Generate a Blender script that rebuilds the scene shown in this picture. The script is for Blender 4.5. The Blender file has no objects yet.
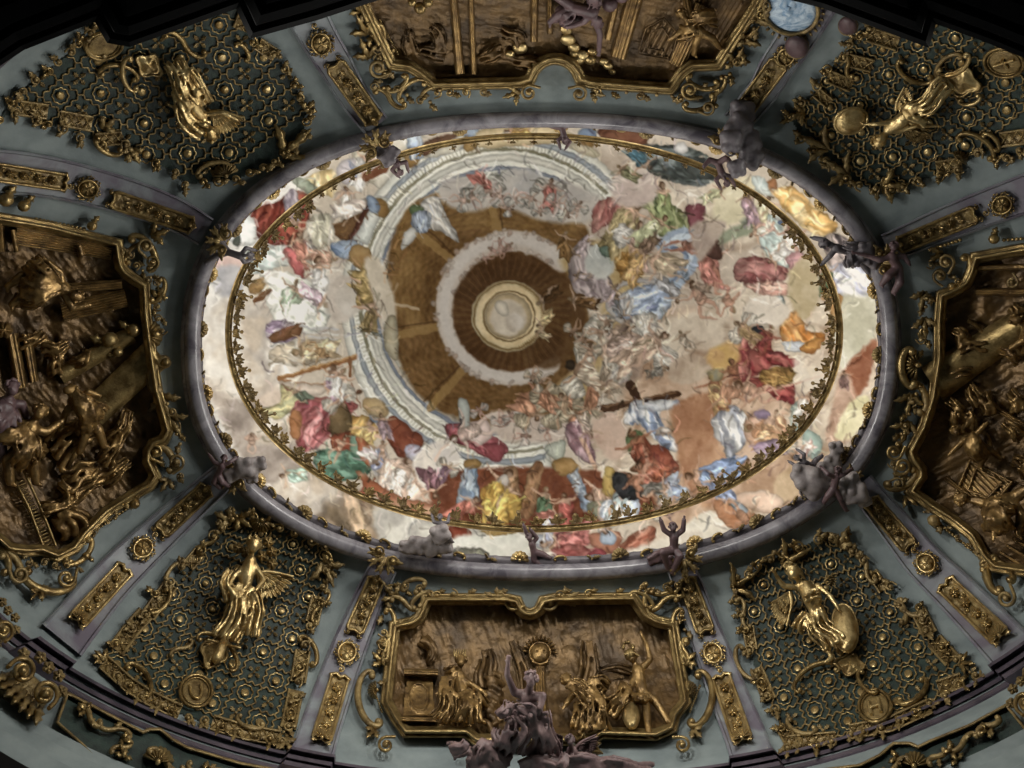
import bpy, math, random
import numpy as np
from mathutils import Vector
random.seed(7); rng = np.random.default_rng(11)
C = bpy.context.scene.collection
PI = math.pi
# ------------------------------------------------------------------ camera and the way it looks up
F, ZX, ZY, CZ = 760.0, 475.0, 233.0, 1.6        # focal length in pixels, pixel of the zenith, eye height
cd = bpy.data.cameras.new('camera'); cam = bpy.data.objects.new('camera', cd); C.objects.link(cam)
cam.location = (0, 0, CZ); cam.rotation_euler = (PI, 0, 0)
cd.sensor_width = 36; cd.lens = F * 36 / 1024
cd.shift_x = (512 - ZX) / 1024; cd.shift_y = -(384 - ZY) / 1024
cd.clip_end = 200
bpy.context.scene.camera = cam

def W(px, py, D):
    """world point at height D above the eye, seen at (px, py)"""
    px, py, D = np.broadcast_arrays(np.asarray(px, float), np.asarray(py, float), np.asarray(D, float))
    return np.stack([(px - ZX) / F * D, (py - ZY) / F * D, D + CZ], -1)

# ------------------------------------------------------------------ the vault: oval eye -> cornice
D0, DR = 15.0, 3.2
def lvl(s):
    return 541 - 6 * s, 346 - 5 * s, 357 + 288 * s, 232 + 198 * s, 2.35 - .15 * np.clip(s, 0, 1.2)
def sdep(s): return D0 - DR * np.maximum(s, 0) ** 1.6
def s_of(px, py):
    px = np.asarray(px, float); py = np.asarray(py, float)
    lo = np.full(np.broadcast(px, py).shape, -.6); hi = np.full(lo.shape, 1.7)
    for _ in range(26):
        m = (lo + hi) / 2
        cx, cy, a, b, n = lvl(m)
        out = np.abs((px - cx) / a) ** n + np.abs((py - cy) / b) ** n > 1
        lo = np.where(out, m, lo); hi = np.where(out, hi, m)
    return (lo + hi) / 2
def COVE(px, py, h=0.0): return W(px, py, sdep(s_of(px, py)) - h)
def LEVEL(D): return lambda px, py, h=0.0: W(px, py, D - np.asarray(h))
def oval(cx, cy, a, b, n, t):
    c, s = np.cos(t), np.sin(t)
    return cx + a * np.sign(c) * np.abs(c) ** (2 / n), cy + b * np.sign(s) * np.abs(s) ** (2 / n)
def lvl_xy(s, t):
    cx, cy, a, b, n = lvl(s); return oval(cx, cy, a, b, n, t)

# ------------------------------------------------------------------ mesh collector
class MB:
    def __init__(s): s.v = []; s.f = []; s.n = 0
    def add(s, V, Fc):
        V = np.asarray(V, float).reshape(-1, 3); Fc = np.asarray(Fc)
        s.v.append(V); s.f.append(Fc + s.n); s.n += len(V)
    def grid(s, P, cu=False, cv=False):
        P = np.asarray(P, float); n, m = P.shape[:2]
        i, j = np.meshgrid(np.arange(n if cu else n - 1), np.arange(m if cv else m - 1), indexing='ij')
        i = i.ravel(); j = j.ravel(); i2 = (i + 1) % n; j2 = (j + 1) % m
        s.add(P, np.stack([i * m + j, i2 * m + j, i2 * m + j2, i * m + j2], 1))
    def build(s, name, mat, parent=None, smooth=True, label=None, cat=None, group=None, kind=None, col=None):
        V = np.concatenate(s.v); 
        fl = [f for f in s.f if len(f)]
        me = bpy.data.meshes.new(name)
        nl = sum(f.size for f in fl); nf = sum(len(f) for f in fl)
        me.vertices.add(len(V)); me.vertices.foreach_set('co', V.ravel())
        me.loops.add(nl); me.loops.foreach_set('vertex_index', np.concatenate([f.ravel() for f in fl]).astype(np.int32))
        me.polygons.add(nf)
        tot = np.concatenate([np.full(len(f), f.shape[1]) for f in fl])
        me.polygons.foreach_set('loop_start', (np.cumsum(tot) - tot).astype(np.int32))
        me.polygons.foreach_set('loop_total', tot.astype(np.int32))
        me.update(calc_edges=True); me.validate()
        me.polygons.foreach_set('use_smooth', np.full(len(me.polygons), smooth))
        if col is not None:
            a = me.color_attributes.new('paint', 'FLOAT_COLOR', 'POINT')
            a.data.foreach_set('color', col.astype(np.float32).ravel())
        me.materials.append(mat)
        o = bpy.data.objects.new(name, me); C.objects.link(o)
        if parent is not None:
            adopt(o, parent)
        tag(o, label, cat, group, kind)
        return o
def adopt(o, parent):
    o.parent = parent; m = parent.matrix_basis.copy(); p = parent
    while p.parent is not None: m = p.parent.matrix_basis @ p.matrix_parent_inverse @ m; p = p.parent
    o.matrix_parent_inverse = m.inverted()
def tag(o, label=None, cat=None, group=None, kind=None):
    for k, x in (('label', label), ('category', cat), ('group', group), ('kind', kind)):
        if x: o[k] = x
def thing(name, label, cat, at, group=None):
    o = bpy.data.objects.new(name, None); C.objects.link(o); o.location = [float(q) for q in at]; o.empty_display_size = .2
    tag(o, label, cat, group); return o
def copy_thing(r, loc, rot, label, group=None):
    c = r.copy(); C.objects.link(c); c.location = loc; c.rotation_euler = rot; c['label'] = label
    if group: c['group'] = group
    for ch in r.children:
        d = ch.copy(); C.objects.link(d); d.parent = c
        for g in ch.children:
            e = g.copy(); C.objects.link(e); e.parent = d
    return c

# ------------------------------------------------------------------ curves (pixel plane)
def smooth(pts, n=8, closed=False):
    """Catmull-Rom through the points"""
    p = np.asarray(pts, float)
    if len(p) < 3 and not closed:
        t = np.linspace(0, 1, n + 1)[:, None]; return p[0] * (1 - t) + p[-1] * t
    q = np.vstack([p[-1], p, p[0], p[1]]) if closed else np.vstack([2 * p[0] - p[1], p, 2 * p[-1] - p[-2]])
    out = []; k = len(p) if closed else len(p) - 1
    for i in range(k):
        a, b, c, d = q[i:i + 4]
        t = np.linspace(0, 1, n, endpoint=False)[:, None]
        out.append(.5 * (2 * b + (c - a) * t + (2 * a - 5 * b + 4 * c - d) * t ** 2 + (3 * b - a - 3 * c + d) * t ** 3))
    if not closed: out.append(p[-1:])
    return np.vstack(out)
def dense(pts, step=4.0, closed=False):
    p = np.asarray(pts, float); q = np.vstack([p, p[:1]]) if closed else p
    out = []
    for a, b in zip(q[:-1], q[1:]):
        k = max(1, int(np.hypot(*(b - a)[:2]) / step))
        out.append(a + (b - a) * np.linspace(0, 1, k, endpoint=False)[:, None])
    if not closed: out.append(q[-1:])
    return np.vstack(out)
def tube3(mb, P, r, n=6, closed=False, flat=1.0):
    """tube through world points"""
    P = np.asarray(P, float); k = len(P); r = np.broadcast_to(np.asarray(r, float), (k,))
    T = (np.roll(P, -1, 0) - np.roll(P, 1, 0)) if closed else np.gradient(P, axis=0)
    T /= np.linalg.norm(T, axis=1)[:, None] + 1e-9
    up = -(P - np.array([0, 0, CZ])); up /= np.linalg.norm(up, axis=1)[:, None] + 1e-9
    B = np.cross(T, up); B /= np.linalg.norm(B, axis=1)[:, None] + 1e-9
    N = np.cross(B, T)
    th = np.linspace(0, 2 * PI, n, endpoint=False)
    G = P[:, None] + r[:, None, None] * (np.cos(th)[None, :, None] * B[:, None] + flat * np.sin(th)[None, :, None] * N[:, None])
    mb.grid(G, cu=closed, cv=True)
    if not closed:
        for e in (0, -1):
            mb.add(np.vstack([G[e], P[e][None]]),
                             np.stack([np.arange(n), (np.arange(n) + 1) % n, np.full(n, n)], 1))
def tube(mb, mp, pts, r, h=0.0, n=6, closed=False, flat=1.0):
    pts = np.asarray(pts, float); P = mp(pts[:, 0], pts[:, 1], h)
    sc = (P[:, 2] - CZ) / F
    tube3(mb, P, np.asarray(r) * sc, n, closed, flat)
def ball3(mb, c, r, n=8, m=6, sq=(1, 1, 1)):
    th = np.linspace(0, 2 * PI, n, endpoint=False)[:, None]; ph = np.linspace(0.02, PI - .02, m)[None]
    G = np.stack([np.cos(th) * np.sin(ph) * sq[0], np.sin(th) * np.sin(ph) * sq[1], np.cos(ph) * sq[2] + 0 * th], -1) * r + np.asarray(c)
    mb.grid(G, cu=True)
def ball(mb, mp, x, y, r, h=0.0, sq=(1, 1, 1), n=8):
    P = mp(x, y, h); ball3(mb, P, r * (P[2] - CZ) / F, n, max(5, n - 2), sq)
def _curl(kind, turn=4.6, N=56):
    u = np.linspace(0, 1, N); k = 1.3 + 26 * np.abs(2 * u - 1) ** 4.2
    if kind == 'S': k = k * np.sign(.5 - u + 1e-9) + 0
    a = np.cumsum(k) / N
    a = a * (turn * (1.0 if kind == 'C' else 1.35) / (np.ptp(a) if kind == 'C' else np.ptp(a) * 1.0))
    w = 1 / (1 + .9 * np.abs(2 * u - 1) ** 4)
    p = np.stack([np.cumsum(np.cos(a) * w), np.cumsum(np.sin(a) * w)], 1)
    return p
_CU = {k: _curl(k, 11.0 if k == 'C' else 6.6) for k in 'CS'}
def scroll(mb, mp, p0, p1, r=2.0, side=1, kind='C', h=.1, leaf_on=True):
    """C- or S-scroll whose two volutes stand at p0 and p1"""
    q = _CU[kind].copy()
    if side < 0: q[:, 1] *= -1
    a, b = q[0], q[-1]; d = complex(*(b - a)); t = complex(p1[0] - p0[0], p1[1] - p0[1]) / d
    z = ((q[:, 0] - a[0]) + 1j * (q[:, 1] - a[1])) * t
    P = np.stack([z.real + p0[0], z.imag + p0[1]], 1)
    u = np.linspace(-1, 1, len(P)); rr = r * (1.15 - .55 * np.abs(u) ** 2)
    tube(mb, mp, P, rr, h, 6)
    for e in (0, -1): ball(mb, mp, P[e][0], P[e][1], r * 1.25, h + .02)
    return P
def spiral(mb, mp, x, y, R, a0, turns=1.4, hand=1, r=1.8, h=.1, tail=0):
    t = np.linspace(0, 1, int(18 * turns) + 6); a = a0 + hand * t * turns * 2 * PI; rad = R * (1 - t * .86)
    P = np.stack([x + rad * np.cos(a), y + rad * np.sin(a)], 1)
    if tail:
        d = np.array([math.cos(a0 - hand * PI / 2), math.sin(a0 - hand * PI / 2)])
        P = np.vstack([P[0] + d * tail, P[0] + d * tail * .5, P])
    tube(mb, mp, P, np.linspace(r * .7, r * 1.1, len(P)) * np.linspace(1, .7, len(P)), h + .02 * np.linspace(0, 1, len(P)), 6)
    ball(mb, mp, x, y, r * 1.35, h + .05)
def leaf(mb, mp, x, y, ang, L, w, bend=.3, h0=.02, hh=.1, lobes=3, curl=.08):
    u = np.linspace(0, 1, 15); v = np.linspace(-1, 1, 7)
    a = ang + bend * u * 2; cx = x + np.cumsum(np.cos(a)) * L / 15; cy = y + np.cumsum(np.sin(a)) * L / 15
    wd = w * (np.sin(PI * np.clip(u * .93 + .07, 0, 1)) ** .7) * (1 + .28 * np.cos(u * lobes * 2 * PI)) / 2
    X = cx[:, None] - np.sin(a)[:, None] * wd[:, None] * v; Y = cy[:, None] + np.cos(a)[:, None] * wd[:, None] * v
    H = h0 + hh * (1 - v[None] ** 2) * np.sin(PI * np.clip(u, 0.03, .97))[:, None] ** .6 + curl * (u ** 3)[:, None] - .03 * (np.abs(v[None]) < .1)
    mb.grid(mp(X, Y, H))
def shell(mb, mp, x, y, ang, R, spread=2.7, ribs=9, h0=.02, hh=.13):
    n = ribs * 6 + 1
    th = np.linspace(-spread / 2, spread / 2, n)[:, None]; u = np.linspace(.12, 1, 8)[None]
    w = np.abs(np.cos(th / spread * PI * ribs))
    rr = R * u * (1 + .09 * w * u)
    X = x + rr * np.cos(ang + th); Y = y + rr * np.sin(ang + th)
    H = h0 + hh * (np.sin(PI * np.clip(u * .85 + .12, 0, 1))) * (.55 + .45 * w)
    mb.grid(mp(X, Y, H)); ball(mb, mp, x, y, R * .2, h0 + hh * .8)
def rosette(mb, mp, x, y, R, petals=8, h0=.02, hh=.1, rot=0.0, core=.3, ex=1.0, ang=0.0):
    th = np.linspace(0, 2 * PI, petals * 8, endpoint=False)[:, None]; u = np.linspace(.05, 1, 7)[None]
    w = np.abs(np.cos(petals * (th + rot) / 2)); rr = R * u * (.78 + .22 * w)
    a, b = rr * np.cos(th) * ex, rr * np.sin(th)
    X = x + a * math.cos(ang) - b * math.sin(ang); Y = y + a * math.sin(ang) + b * math.cos(ang)
    H = h0 + hh * np.sqrt(np.clip(1 - (u * 1.2 - .35) ** 2 * 1.2, 0, 1)) * (.6 + .4 * w)
    mb.grid(mp(X, Y, H), cu=True)
    if core: ball(mb, mp, x, y, R * core, h0 + hh * .8)
def disc(mb, mp, x, y, R, h0=0.0, hh=.05, ex=1.0, ang=0.0, edge=1.0, n=24):
    th = np.linspace(0, 2 * PI, n, endpoint=False)[:, None]; u = np.array([0.01, .5, .85, 1, 1])[None]
    a, b = R * u * np.cos(th) * ex, R * u * np.sin(th)
    X = x + a * math.cos(ang) - b * math.sin(ang); Y = y + a * math.sin(ang) + b * math.cos(ang)
    H = h0 + np.array([hh, hh * .95, hh * .8, hh * .4, 0])[None] + 0 * th
    mb.grid(mp(X, Y, H), cu=True)
def ringo(mb, mp, x, y, R, r, h=.05, ex=1.0, ang=0.0, n=32, k=6):
    th = np.linspace(0, 2 * PI, n, endpoint=False)
    a, b = R * np.cos(th) * ex, R * np.sin(th)
    tube(mb, mp, np.stack([x + a * math.cos(ang) - b * math.sin(ang), y + a * math.sin(ang) + b * math.cos(ang)], 1), r, h, k, True)
def offset(poly, d, closed=True):
    """push a pixel polyline sideways (to its left for d > 0), mitred"""
    p = np.asarray(poly, float)
    if closed: a, c = np.roll(p, 1, 0), np.roll(p, -1, 0)
    else: a = np.vstack([2 * p[0] - p[1], p[:-1]]); c = np.vstack([p[1:], 2 * p[-1] - p[-2]])
    t1 = p - a; t2 = c - p
    t1 /= np.linalg.norm(t1, axis=1)[:, None] + 1e-9; t2 /= np.linalg.norm(t2, axis=1)[:, None] + 1e-9
    n1 = np.stack([t1[:, 1], -t1[:, 0]], 1); n2 = np.stack([t2[:, 1], -t2[:, 0]], 1)
    m = n1 + n2; m /= np.linalg.norm(m, axis=1)[:, None] + 1e-9
    k = 1 / np.clip((m * n1).sum(1), .5, 1)
    return p + m * (k * d)[:, None]
def mould(mb, mp, poly, prof, closed=True, step=5):
    """profile swept along a pixel polyline; prof = [(sideways px, height m)]"""
    p = np.asarray(poly, float)
    cols = []
    for d, h in prof:
        q = dense(offset(p, d, closed), 1e9, closed)
        cols.append((q, h))
    # subdivide every side alike
    segs = [max(1, int(np.hypot(*(p[(i + 1) % len(p)] - p[i])) / step)) for i in range(len(p) if closed else len(p) - 1)]
    G = []
    for q, h in cols:
        pts = []
        for i, k in enumerate(segs):
            a, b = q[i], q[(i + 1) % len(q)]
            pts.append(a + (b - a) * np.linspace(0, 1, k, endpoint=False)[:, None])
        if not closed: pts.append(q[-1:])
        pts = np.vstack(pts); G.append(mp(pts[:, 0], pts[:, 1], h))
    mb.grid(np.stack(G, 1), cu=closed)
def inside(X, Y, poly):
    p = np.asarray(poly, float); r = np.zeros(X.shape, bool); j = len(p) - 1
    for i in range(len(p)):
        (xi, yi), (xj, yj) = p[i], p[j]
        if yi != yj: r ^= ((yi > Y) != (yj > Y)) & (X < (xj - xi) * (Y - yi) / (yj - yi) + xi)
        j = i
    return r
def field(mb, mp, poly, hf, step=1.5, skirt=True):
    """a relief surface over a pixel polygon: hf(X, Y) gives its height in metres"""
    p = np.asarray(poly, float); x0, y0 = p.min(0); x1, y1 = p.max(0)
    xs = np.arange(x0, x1 + step, step); ys = np.arange(y0, y1 + step, step)
    X, Y = np.meshgrid(xs, ys); H = np.broadcast_to(hf(X, Y), X.shape)
    P = mp(X, Y, H).reshape(-1, 3)
    xc = (X[:-1, :-1] + X[1:, 1:]) / 2; yc = (Y[:-1, :-1] + Y[1:, 1:]) / 2
    m = inside(xc, yc, p); n = len(xs); i, j = np.nonzero(m)
    f = np.stack([i * n + j, i * n + j + 1, (i + 1) * n + j + 1, (i + 1) * n + j], 1)
    used = np.unique(f); re = -np.ones(len(P), int); re[used] = np.arange(len(used))
    mb.add(P[used], re[f])
def vnoise(X, Y, cell, seed=0, oct=1):
    out = 0; amp = 1; tot = 0
    for o in range(oct):
        r = np.random.default_rng(seed + o * 17); T = r.random((257, 257))
        x = X / cell + 91.3; y = Y / cell + 37.7; ix = np.floor(x).astype(int); iy = np.floor(y).astype(int)
        fx = x - ix; fy = y - iy; fx = fx * fx * (3 - 2 * fx); fy = fy * fy * (3 - 2 * fy)
        g = lambda a, b: T[b % 257, a % 257]
        out = out + amp * ((g(ix, iy) * (1 - fx) + g(ix + 1, iy) * fx) * (1 - fy) + (g(ix, iy + 1) * (1 - fx) + g(ix + 1, iy + 1) * fx) * fy)
        tot += amp; amp *= .5; cell = cell / 2
    return out / tot * 2 - 1

# ------------------------------------------------------------------ sculpted bodies
def cap3(mb, a, b, ra, rb, n=10):
    a = np.asarray(a, float); b = np.asarray(b, float); d = b - a; L = np.linalg.norm(d)
    if L < 1e-5: ball3(mb, a, max(ra, rb), n, 7); return
    t = d / L; q = np.cross(t, [0.31, .77, .2]); q /= np.linalg.norm(q); w = np.cross(t, q)
    th = np.linspace(0, 2 * PI, n, endpoint=False); prof = []
    for k in np.linspace(-PI / 2 + .05, 0, 4): prof.append((math.sin(k) * ra, math.cos(k) * ra))
    for k in np.linspace(0, PI / 2 - .05, 4): prof.append((L + math.sin(k) * rb, math.cos(k) * rb))
    G = np.stack([a + t * z + r * (np.cos(th)[:, None] * q + np.sin(th)[:, None] * w) for z, r in prof])
    mb.grid(G, cv=True)
    for e, row in ((0, 0), (1, -1)):
        c = G[row].mean(0); mb.add(np.vstack([G[row], c]), np.stack([np.arange(n), (np.arange(n) + 1) % n, np.full(n, n)], 1))
def fuse(mb, name, mat, parent, vox, sm=4, rough=0.0, rs=.1, **kw):
    """close the collected lumps into one continuous surface"""
    o = mb.build(name, mat, None, True)
    m = o.modifiers.new('r', 'REMESH'); m.mode = 'VOXEL'; m.voxel_size = vox; m.use_smooth_shade = True
    s = o.modifiers.new('s', 'SMOOTH'); s.factor = .5; s.iterations = sm
    if rough:
        tx = bpy.data.textures.new('t', 'CLOUDS'); tx.noise_scale = rs
        d = o.modifiers.new('d', 'DISPLACE'); d.texture = tx; d.strength = rough; d.mid_level = .5; d.texture_coords = 'LOCAL'
    dg = bpy.context.evaluated_depsgraph_get(); dg.update()
    me = bpy.data.meshes.new_from_object(o.evaluated_get(dg)); o.modifiers.clear(); old = o.data; o.data = me
    bpy.data.meshes.remove(old)
    if not me.materials: me.materials.append(mat)
    me.polygons.foreach_set('use_smooth', np.full(len(me.polygons), True))
    if parent is not None:
        adopt(o, parent)
    tag(o, kw.get('label'), kw.get('cat'), kw.get('group'), kw.get('kind'))
    return o
# ------------------------------------------------------------------ materials
def lin(c):
    c = np.asarray(c, float) / 255.0
    return np.where(c <= .04045, c / 12.92, ((c + .055) / 1.055) ** 2.4)
def mat(name, c1, c2=None, metal=0.0, rough=.5, scale=3.0, bump=0.0, bscale=20.0, contrast=(.35, .65), detail=6, dist=0.0, stretch=None, spec=.5):
    m = bpy.data.materials.new(name); m.use_nodes = True; nt = m.node_tree; N = nt.nodes; Lk = nt.links
    b = N['Principled BSDF']; b.inputs['Metallic'].default_value = metal; b.inputs['Roughness'].default_value = rough
    b.inputs['Specular IOR Level'].default_value = spec
    tc = N.new('ShaderNodeTexCoord'); src = tc.outputs['Object']
    if stretch:
        mp = N.new('ShaderNodeMapping'); mp.inputs['Scale'].default_value = stretch; Lk.new(src, mp.inputs['Vector']); src = mp.outputs['Vector']
    c1 = (*lin(c1), 1); c2 = (*lin(c2), 1) if c2 is not None else c1
    nz = N.new('ShaderNodeTexNoise'); nz.inputs['Scale'].default_value = scale; nz.inputs['Detail'].default_value = detail
    nz.inputs['Roughness'].default_value = .6; nz.inputs['Distortion'].default_value = dist
    Lk.new(src, nz.inputs['Vector'])
    cr = N.new('ShaderNodeValToRGB'); cr.color_ramp.elements[0].position = contrast[0]; cr.color_ramp.elements[1].position = contrast[1]
    cr.color_ramp.elements[0].color = c1; cr.color_ramp.elements[1].color = c2
    Lk.new(nz.outputs['Fac'], cr.inputs['Fac']); Lk.new(cr.outputs['Color'], b.inputs['Base Color'])
    if bump:
        n2 = N.new('ShaderNodeTexNoise'); n2.inputs['Scale'].default_value = bscale; n2.inputs['Detail'].default_value = 5
        Lk.new(src, n2.inputs['Vector'])
        bp = N.new('ShaderNodeBump'); bp.inputs['Strength'].default_value = bump; bp.inputs['Distance'].default_value = .03
        Lk.new(n2.outputs['Fac'], bp.inputs['Height']); Lk.new(bp.outputs['Normal'], b.inputs['Normal'])
    return m
GOLD = mat('gilding', (176, 152, 102), (104, 84, 50), .7, .3, 5, .35, 30)
GOLDB = mat('bright_gilding', (220, 196, 142), (148, 122, 76), .75, .28, 4, .3, 25)
BRONZE = mat('gold_bronze_relief', (116, 90, 54), (64, 48, 28), .45, .42, 2.2, .6, 12)
BRONZE2 = mat('gold_bronze_figures', (158, 128, 80), (82, 62, 36), .6, .32, 5, .4, 18)
OLDG = mat('dull_gilding', (160, 138, 92), (96, 78, 48), .38, .4, 6, .5, 25)
STUCCO = mat('blue_grey_stucco', (130, 140, 140), (106, 116, 118), 0, .7, 1.6, .08, 30)
VIOLET = mat('violet_marble', (104, 98, 110), (132, 138, 142), 0, .4, 1.1, .03, 8, (.38, .62), 9, 1.2)
LILAC = mat('dark_violet_marble', (86, 78, 88), (54, 49, 58), 0, .35, 1.5, .03, 8, (.35, .65), 9, 1.0)
TUBE = mat('grey_marble', (146, 143, 148), (84, 80, 88), 0, .25, 2.0, .03, 10, (.35, .65), 9, .8)
GREEN = mat('dark_green_ground', (44, 60, 54), (26, 36, 34), 0, .6, 7, .25, 40)
PUTTO = mat('grey_stucco_flesh', (152, 144, 142), (118, 110, 110), 0, .5, 4, .15, 25)
PUTTOD = mat('brown_stucco_flesh', (104, 82, 84), (74, 58, 62), 0, .45, 4, .15, 25)
PUTTOG = mat('dark_grey_stucco', (112, 106, 110), (82, 77, 82), 0, .45, 4, .15, 25)
BLACK = mat('black_marble', (9, 9, 10), (5, 5, 6), 0, .5, 2, .02, 8, spec=.12)
GREYM = mat('grey_cornice_stone', (118, 122, 126), (92, 96, 102), 0, .5, 2, .04, 12)
PLASTER = mat('pale_plaster', (206, 200, 188), (190, 184, 172), 0, .8, 2, .05, 20)
FLOORM = mat('stone_floor', (58, 54, 50), (42, 40, 38), 0, .6, 1, .03, 10)
BLUEP = mat('blue_painted_medallion', (120, 150, 180), (196, 212, 226), 0, .5, 4.5, .1, 12, (.4, .6), 6, 1.5)
ROSEB = mat('warm_rose_clay', (132, 110, 108), (94, 76, 78), 0, .5, 4, .2, 20)
PAINT = bpy.data.materials.new('fresco_paint'); PAINT.use_nodes = True
_n = PAINT.node_tree.nodes; _a = _n.new('ShaderNodeAttribute'); _a.attribute_name = 'paint'
_b = _n['Principled BSDF']; _b.inputs['Roughness'].default_value = .85; _b.inputs['Specular IOR Level'].default_value = .15
PAINT.node_tree.links.new(_a.outputs['Color'], _b.inputs['Base Color'])
# ------------------------------------------------------------------ the painted ceiling (brush work on a flat plaster ceiling)
DF = 19.5
FX0, FY0, FX1, FY1 = 150, 70, 940, 620
GX, GY = np.meshgrid(np.arange(FX0, FX1 + 1.0), np.arange(FY0, FY1 + 1.0))
CAN = np.zeros(GX.shape + (3,))
WX = GX + 2.2 * vnoise(GX, GY, 14, 3, 3); WY = GY + 2.2 * vnoise(GX, GY, 14, 5, 3)     # wavering brush edges
WX2 = GX + 1.1 * vnoise(GX, GY, 6, 8, 2); WY2 = GY + 1.1 * vnoise(GX, GY, 6, 9, 2)
def blend(sl, a, col): CAN[sl] = CAN[sl] * (1 - a[..., None]) + np.asarray(col, float) * a[..., None]
def box(x0, y0, x1, y1, m=6):
    return (slice(int(max(0, y0 - m - FY0)), int(max(1, min(GX.shape[0], y1 + m - FY0)))), slice(int(max(0, x0 - m - FX0)), int(max(1, min(GX.shape[1], x1 + m - FX0)))))
def edist(X, Y, p):
    d = np.full(X.shape, 1e9)
    for a, b in zip(p, np.roll(p, -1, 0)):
        e = b - a; t = np.clip(((X - a[0]) * e[0] + (Y - a[1]) * e[1]) / (e @ e + 1e-9), 0, 1)
        d = np.minimum(d, np.hypot(X - a[0] - t * e[0], Y - a[1] - t * e[1]))
    return d
def area(pts, c, c2=None, folds=None, soft=1.2, fine=True, alpha=1.0, sd=0, mott=6, curve=True, modelled=True):
    """a painted patch; folds = (angle deg, spacing px, strength)"""
    p = smooth(pts, 5, True) if curve else np.asarray(pts, float)
    sl = box(*p.min(0), *p.max(0)); X, Y = (WX2 if fine else WX)[sl], (WY2 if fine else WY)[sl]
    ins = inside(X, Y, p); d = edist(X, Y, p) * np.where(ins, 1, -1)
    a = np.clip(d / soft + .5, 0, 1) * alpha
    col = np.zeros(X.shape + (3,)) + np.asarray(c, float)
    if folds:
        an, sp, st = folds; t = math.radians(an)
        u = X * math.cos(t) + Y * math.sin(t); v = -X * math.sin(t) + Y * math.cos(t)
        v = v + sp * 1.3 * vnoise(u, v, sp * 5, 40 + sd, 2)
        w = vnoise(u / 3.6, v, sp, 50 + sd, 2) * 1.5
        w = np.sign(w) * np.abs(w) ** .8
        if c2 is None: col = col * (1 + w[..., None] * st * 1.5)
        else:
            k = np.clip(.5 + w * 1.25, 0, 1)[..., None]; col = col * (1 - k) + np.asarray(c2, float) * k; col = col * (1 + .16 * np.clip(vnoise(u / 3, v, sp * .6, 55 + sd, 1) * 2, -1, 1))[..., None]
    elif c2 is not None:
        k = np.clip(.5 + 1.3 * vnoise(X, Y, 16, 60 + sd, 3), 0, 1)[..., None]; col = col * (1 - k) + np.asarray(c2, float) * k
    if modelled and soft < 2.6: col = col * (1 - .30 * np.exp(-np.maximum(d, 0) / 2.4) + .10 * np.clip(d / 9, 0, 1))[..., None]
    col = col + mott * vnoise(X, Y, 5, 71 + sd, 2)[..., None]
    blend(sl, a, np.clip(col, 0, 255))
def brush(pts, w, c, alpha=1.0, soft=1.0, taper=False):
    p = smooth(pts, 5) if len(pts) > 2 else np.asarray(pts, float)
    sl = box(*p.min(0), *p.max(0), w + 5); X, Y = WX2[sl], WY2[sl]; d = np.full(X.shape, 1e9)
    k = len(p) - 1
    for i in range(k):
        a, b = p[i], p[i + 1]; e = b - a
        t = np.clip(((X - a[0]) * e[0] + (Y - a[1]) * e[1]) / (e @ e + 1e-9), 0, 1)
        hw = w / 2 * ((1 - .7 * (i / k)) if taper else 1)
        d = np.minimum(d, np.hypot(X - a[0] - t * e[0], Y - a[1] - t * e[1]) - hw)
    blend(sl, np.clip(.5 - d / soft, 0, 1) * alpha, c)
def oval_p(x, y, rx, ry, ang, c, c2=None, soft=1.5, alpha=1.0, **k):
    t = np.linspace(0, 2 * PI, 22, endpoint=False); q = math.radians(ang)
    area(np.stack([x + rx * np.cos(t) * math.cos(q) - ry * np.sin(t) * math.sin(q), y + rx * np.cos(t) * math.sin(q) + ry * np.sin(t) * math.cos(q)], 1), c, c2, soft=soft, alpha=alpha, curve=False, **k)
SK = (222, 178, 150); SKD = (168, 118, 92); HAIR = (112, 78, 56)
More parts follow.
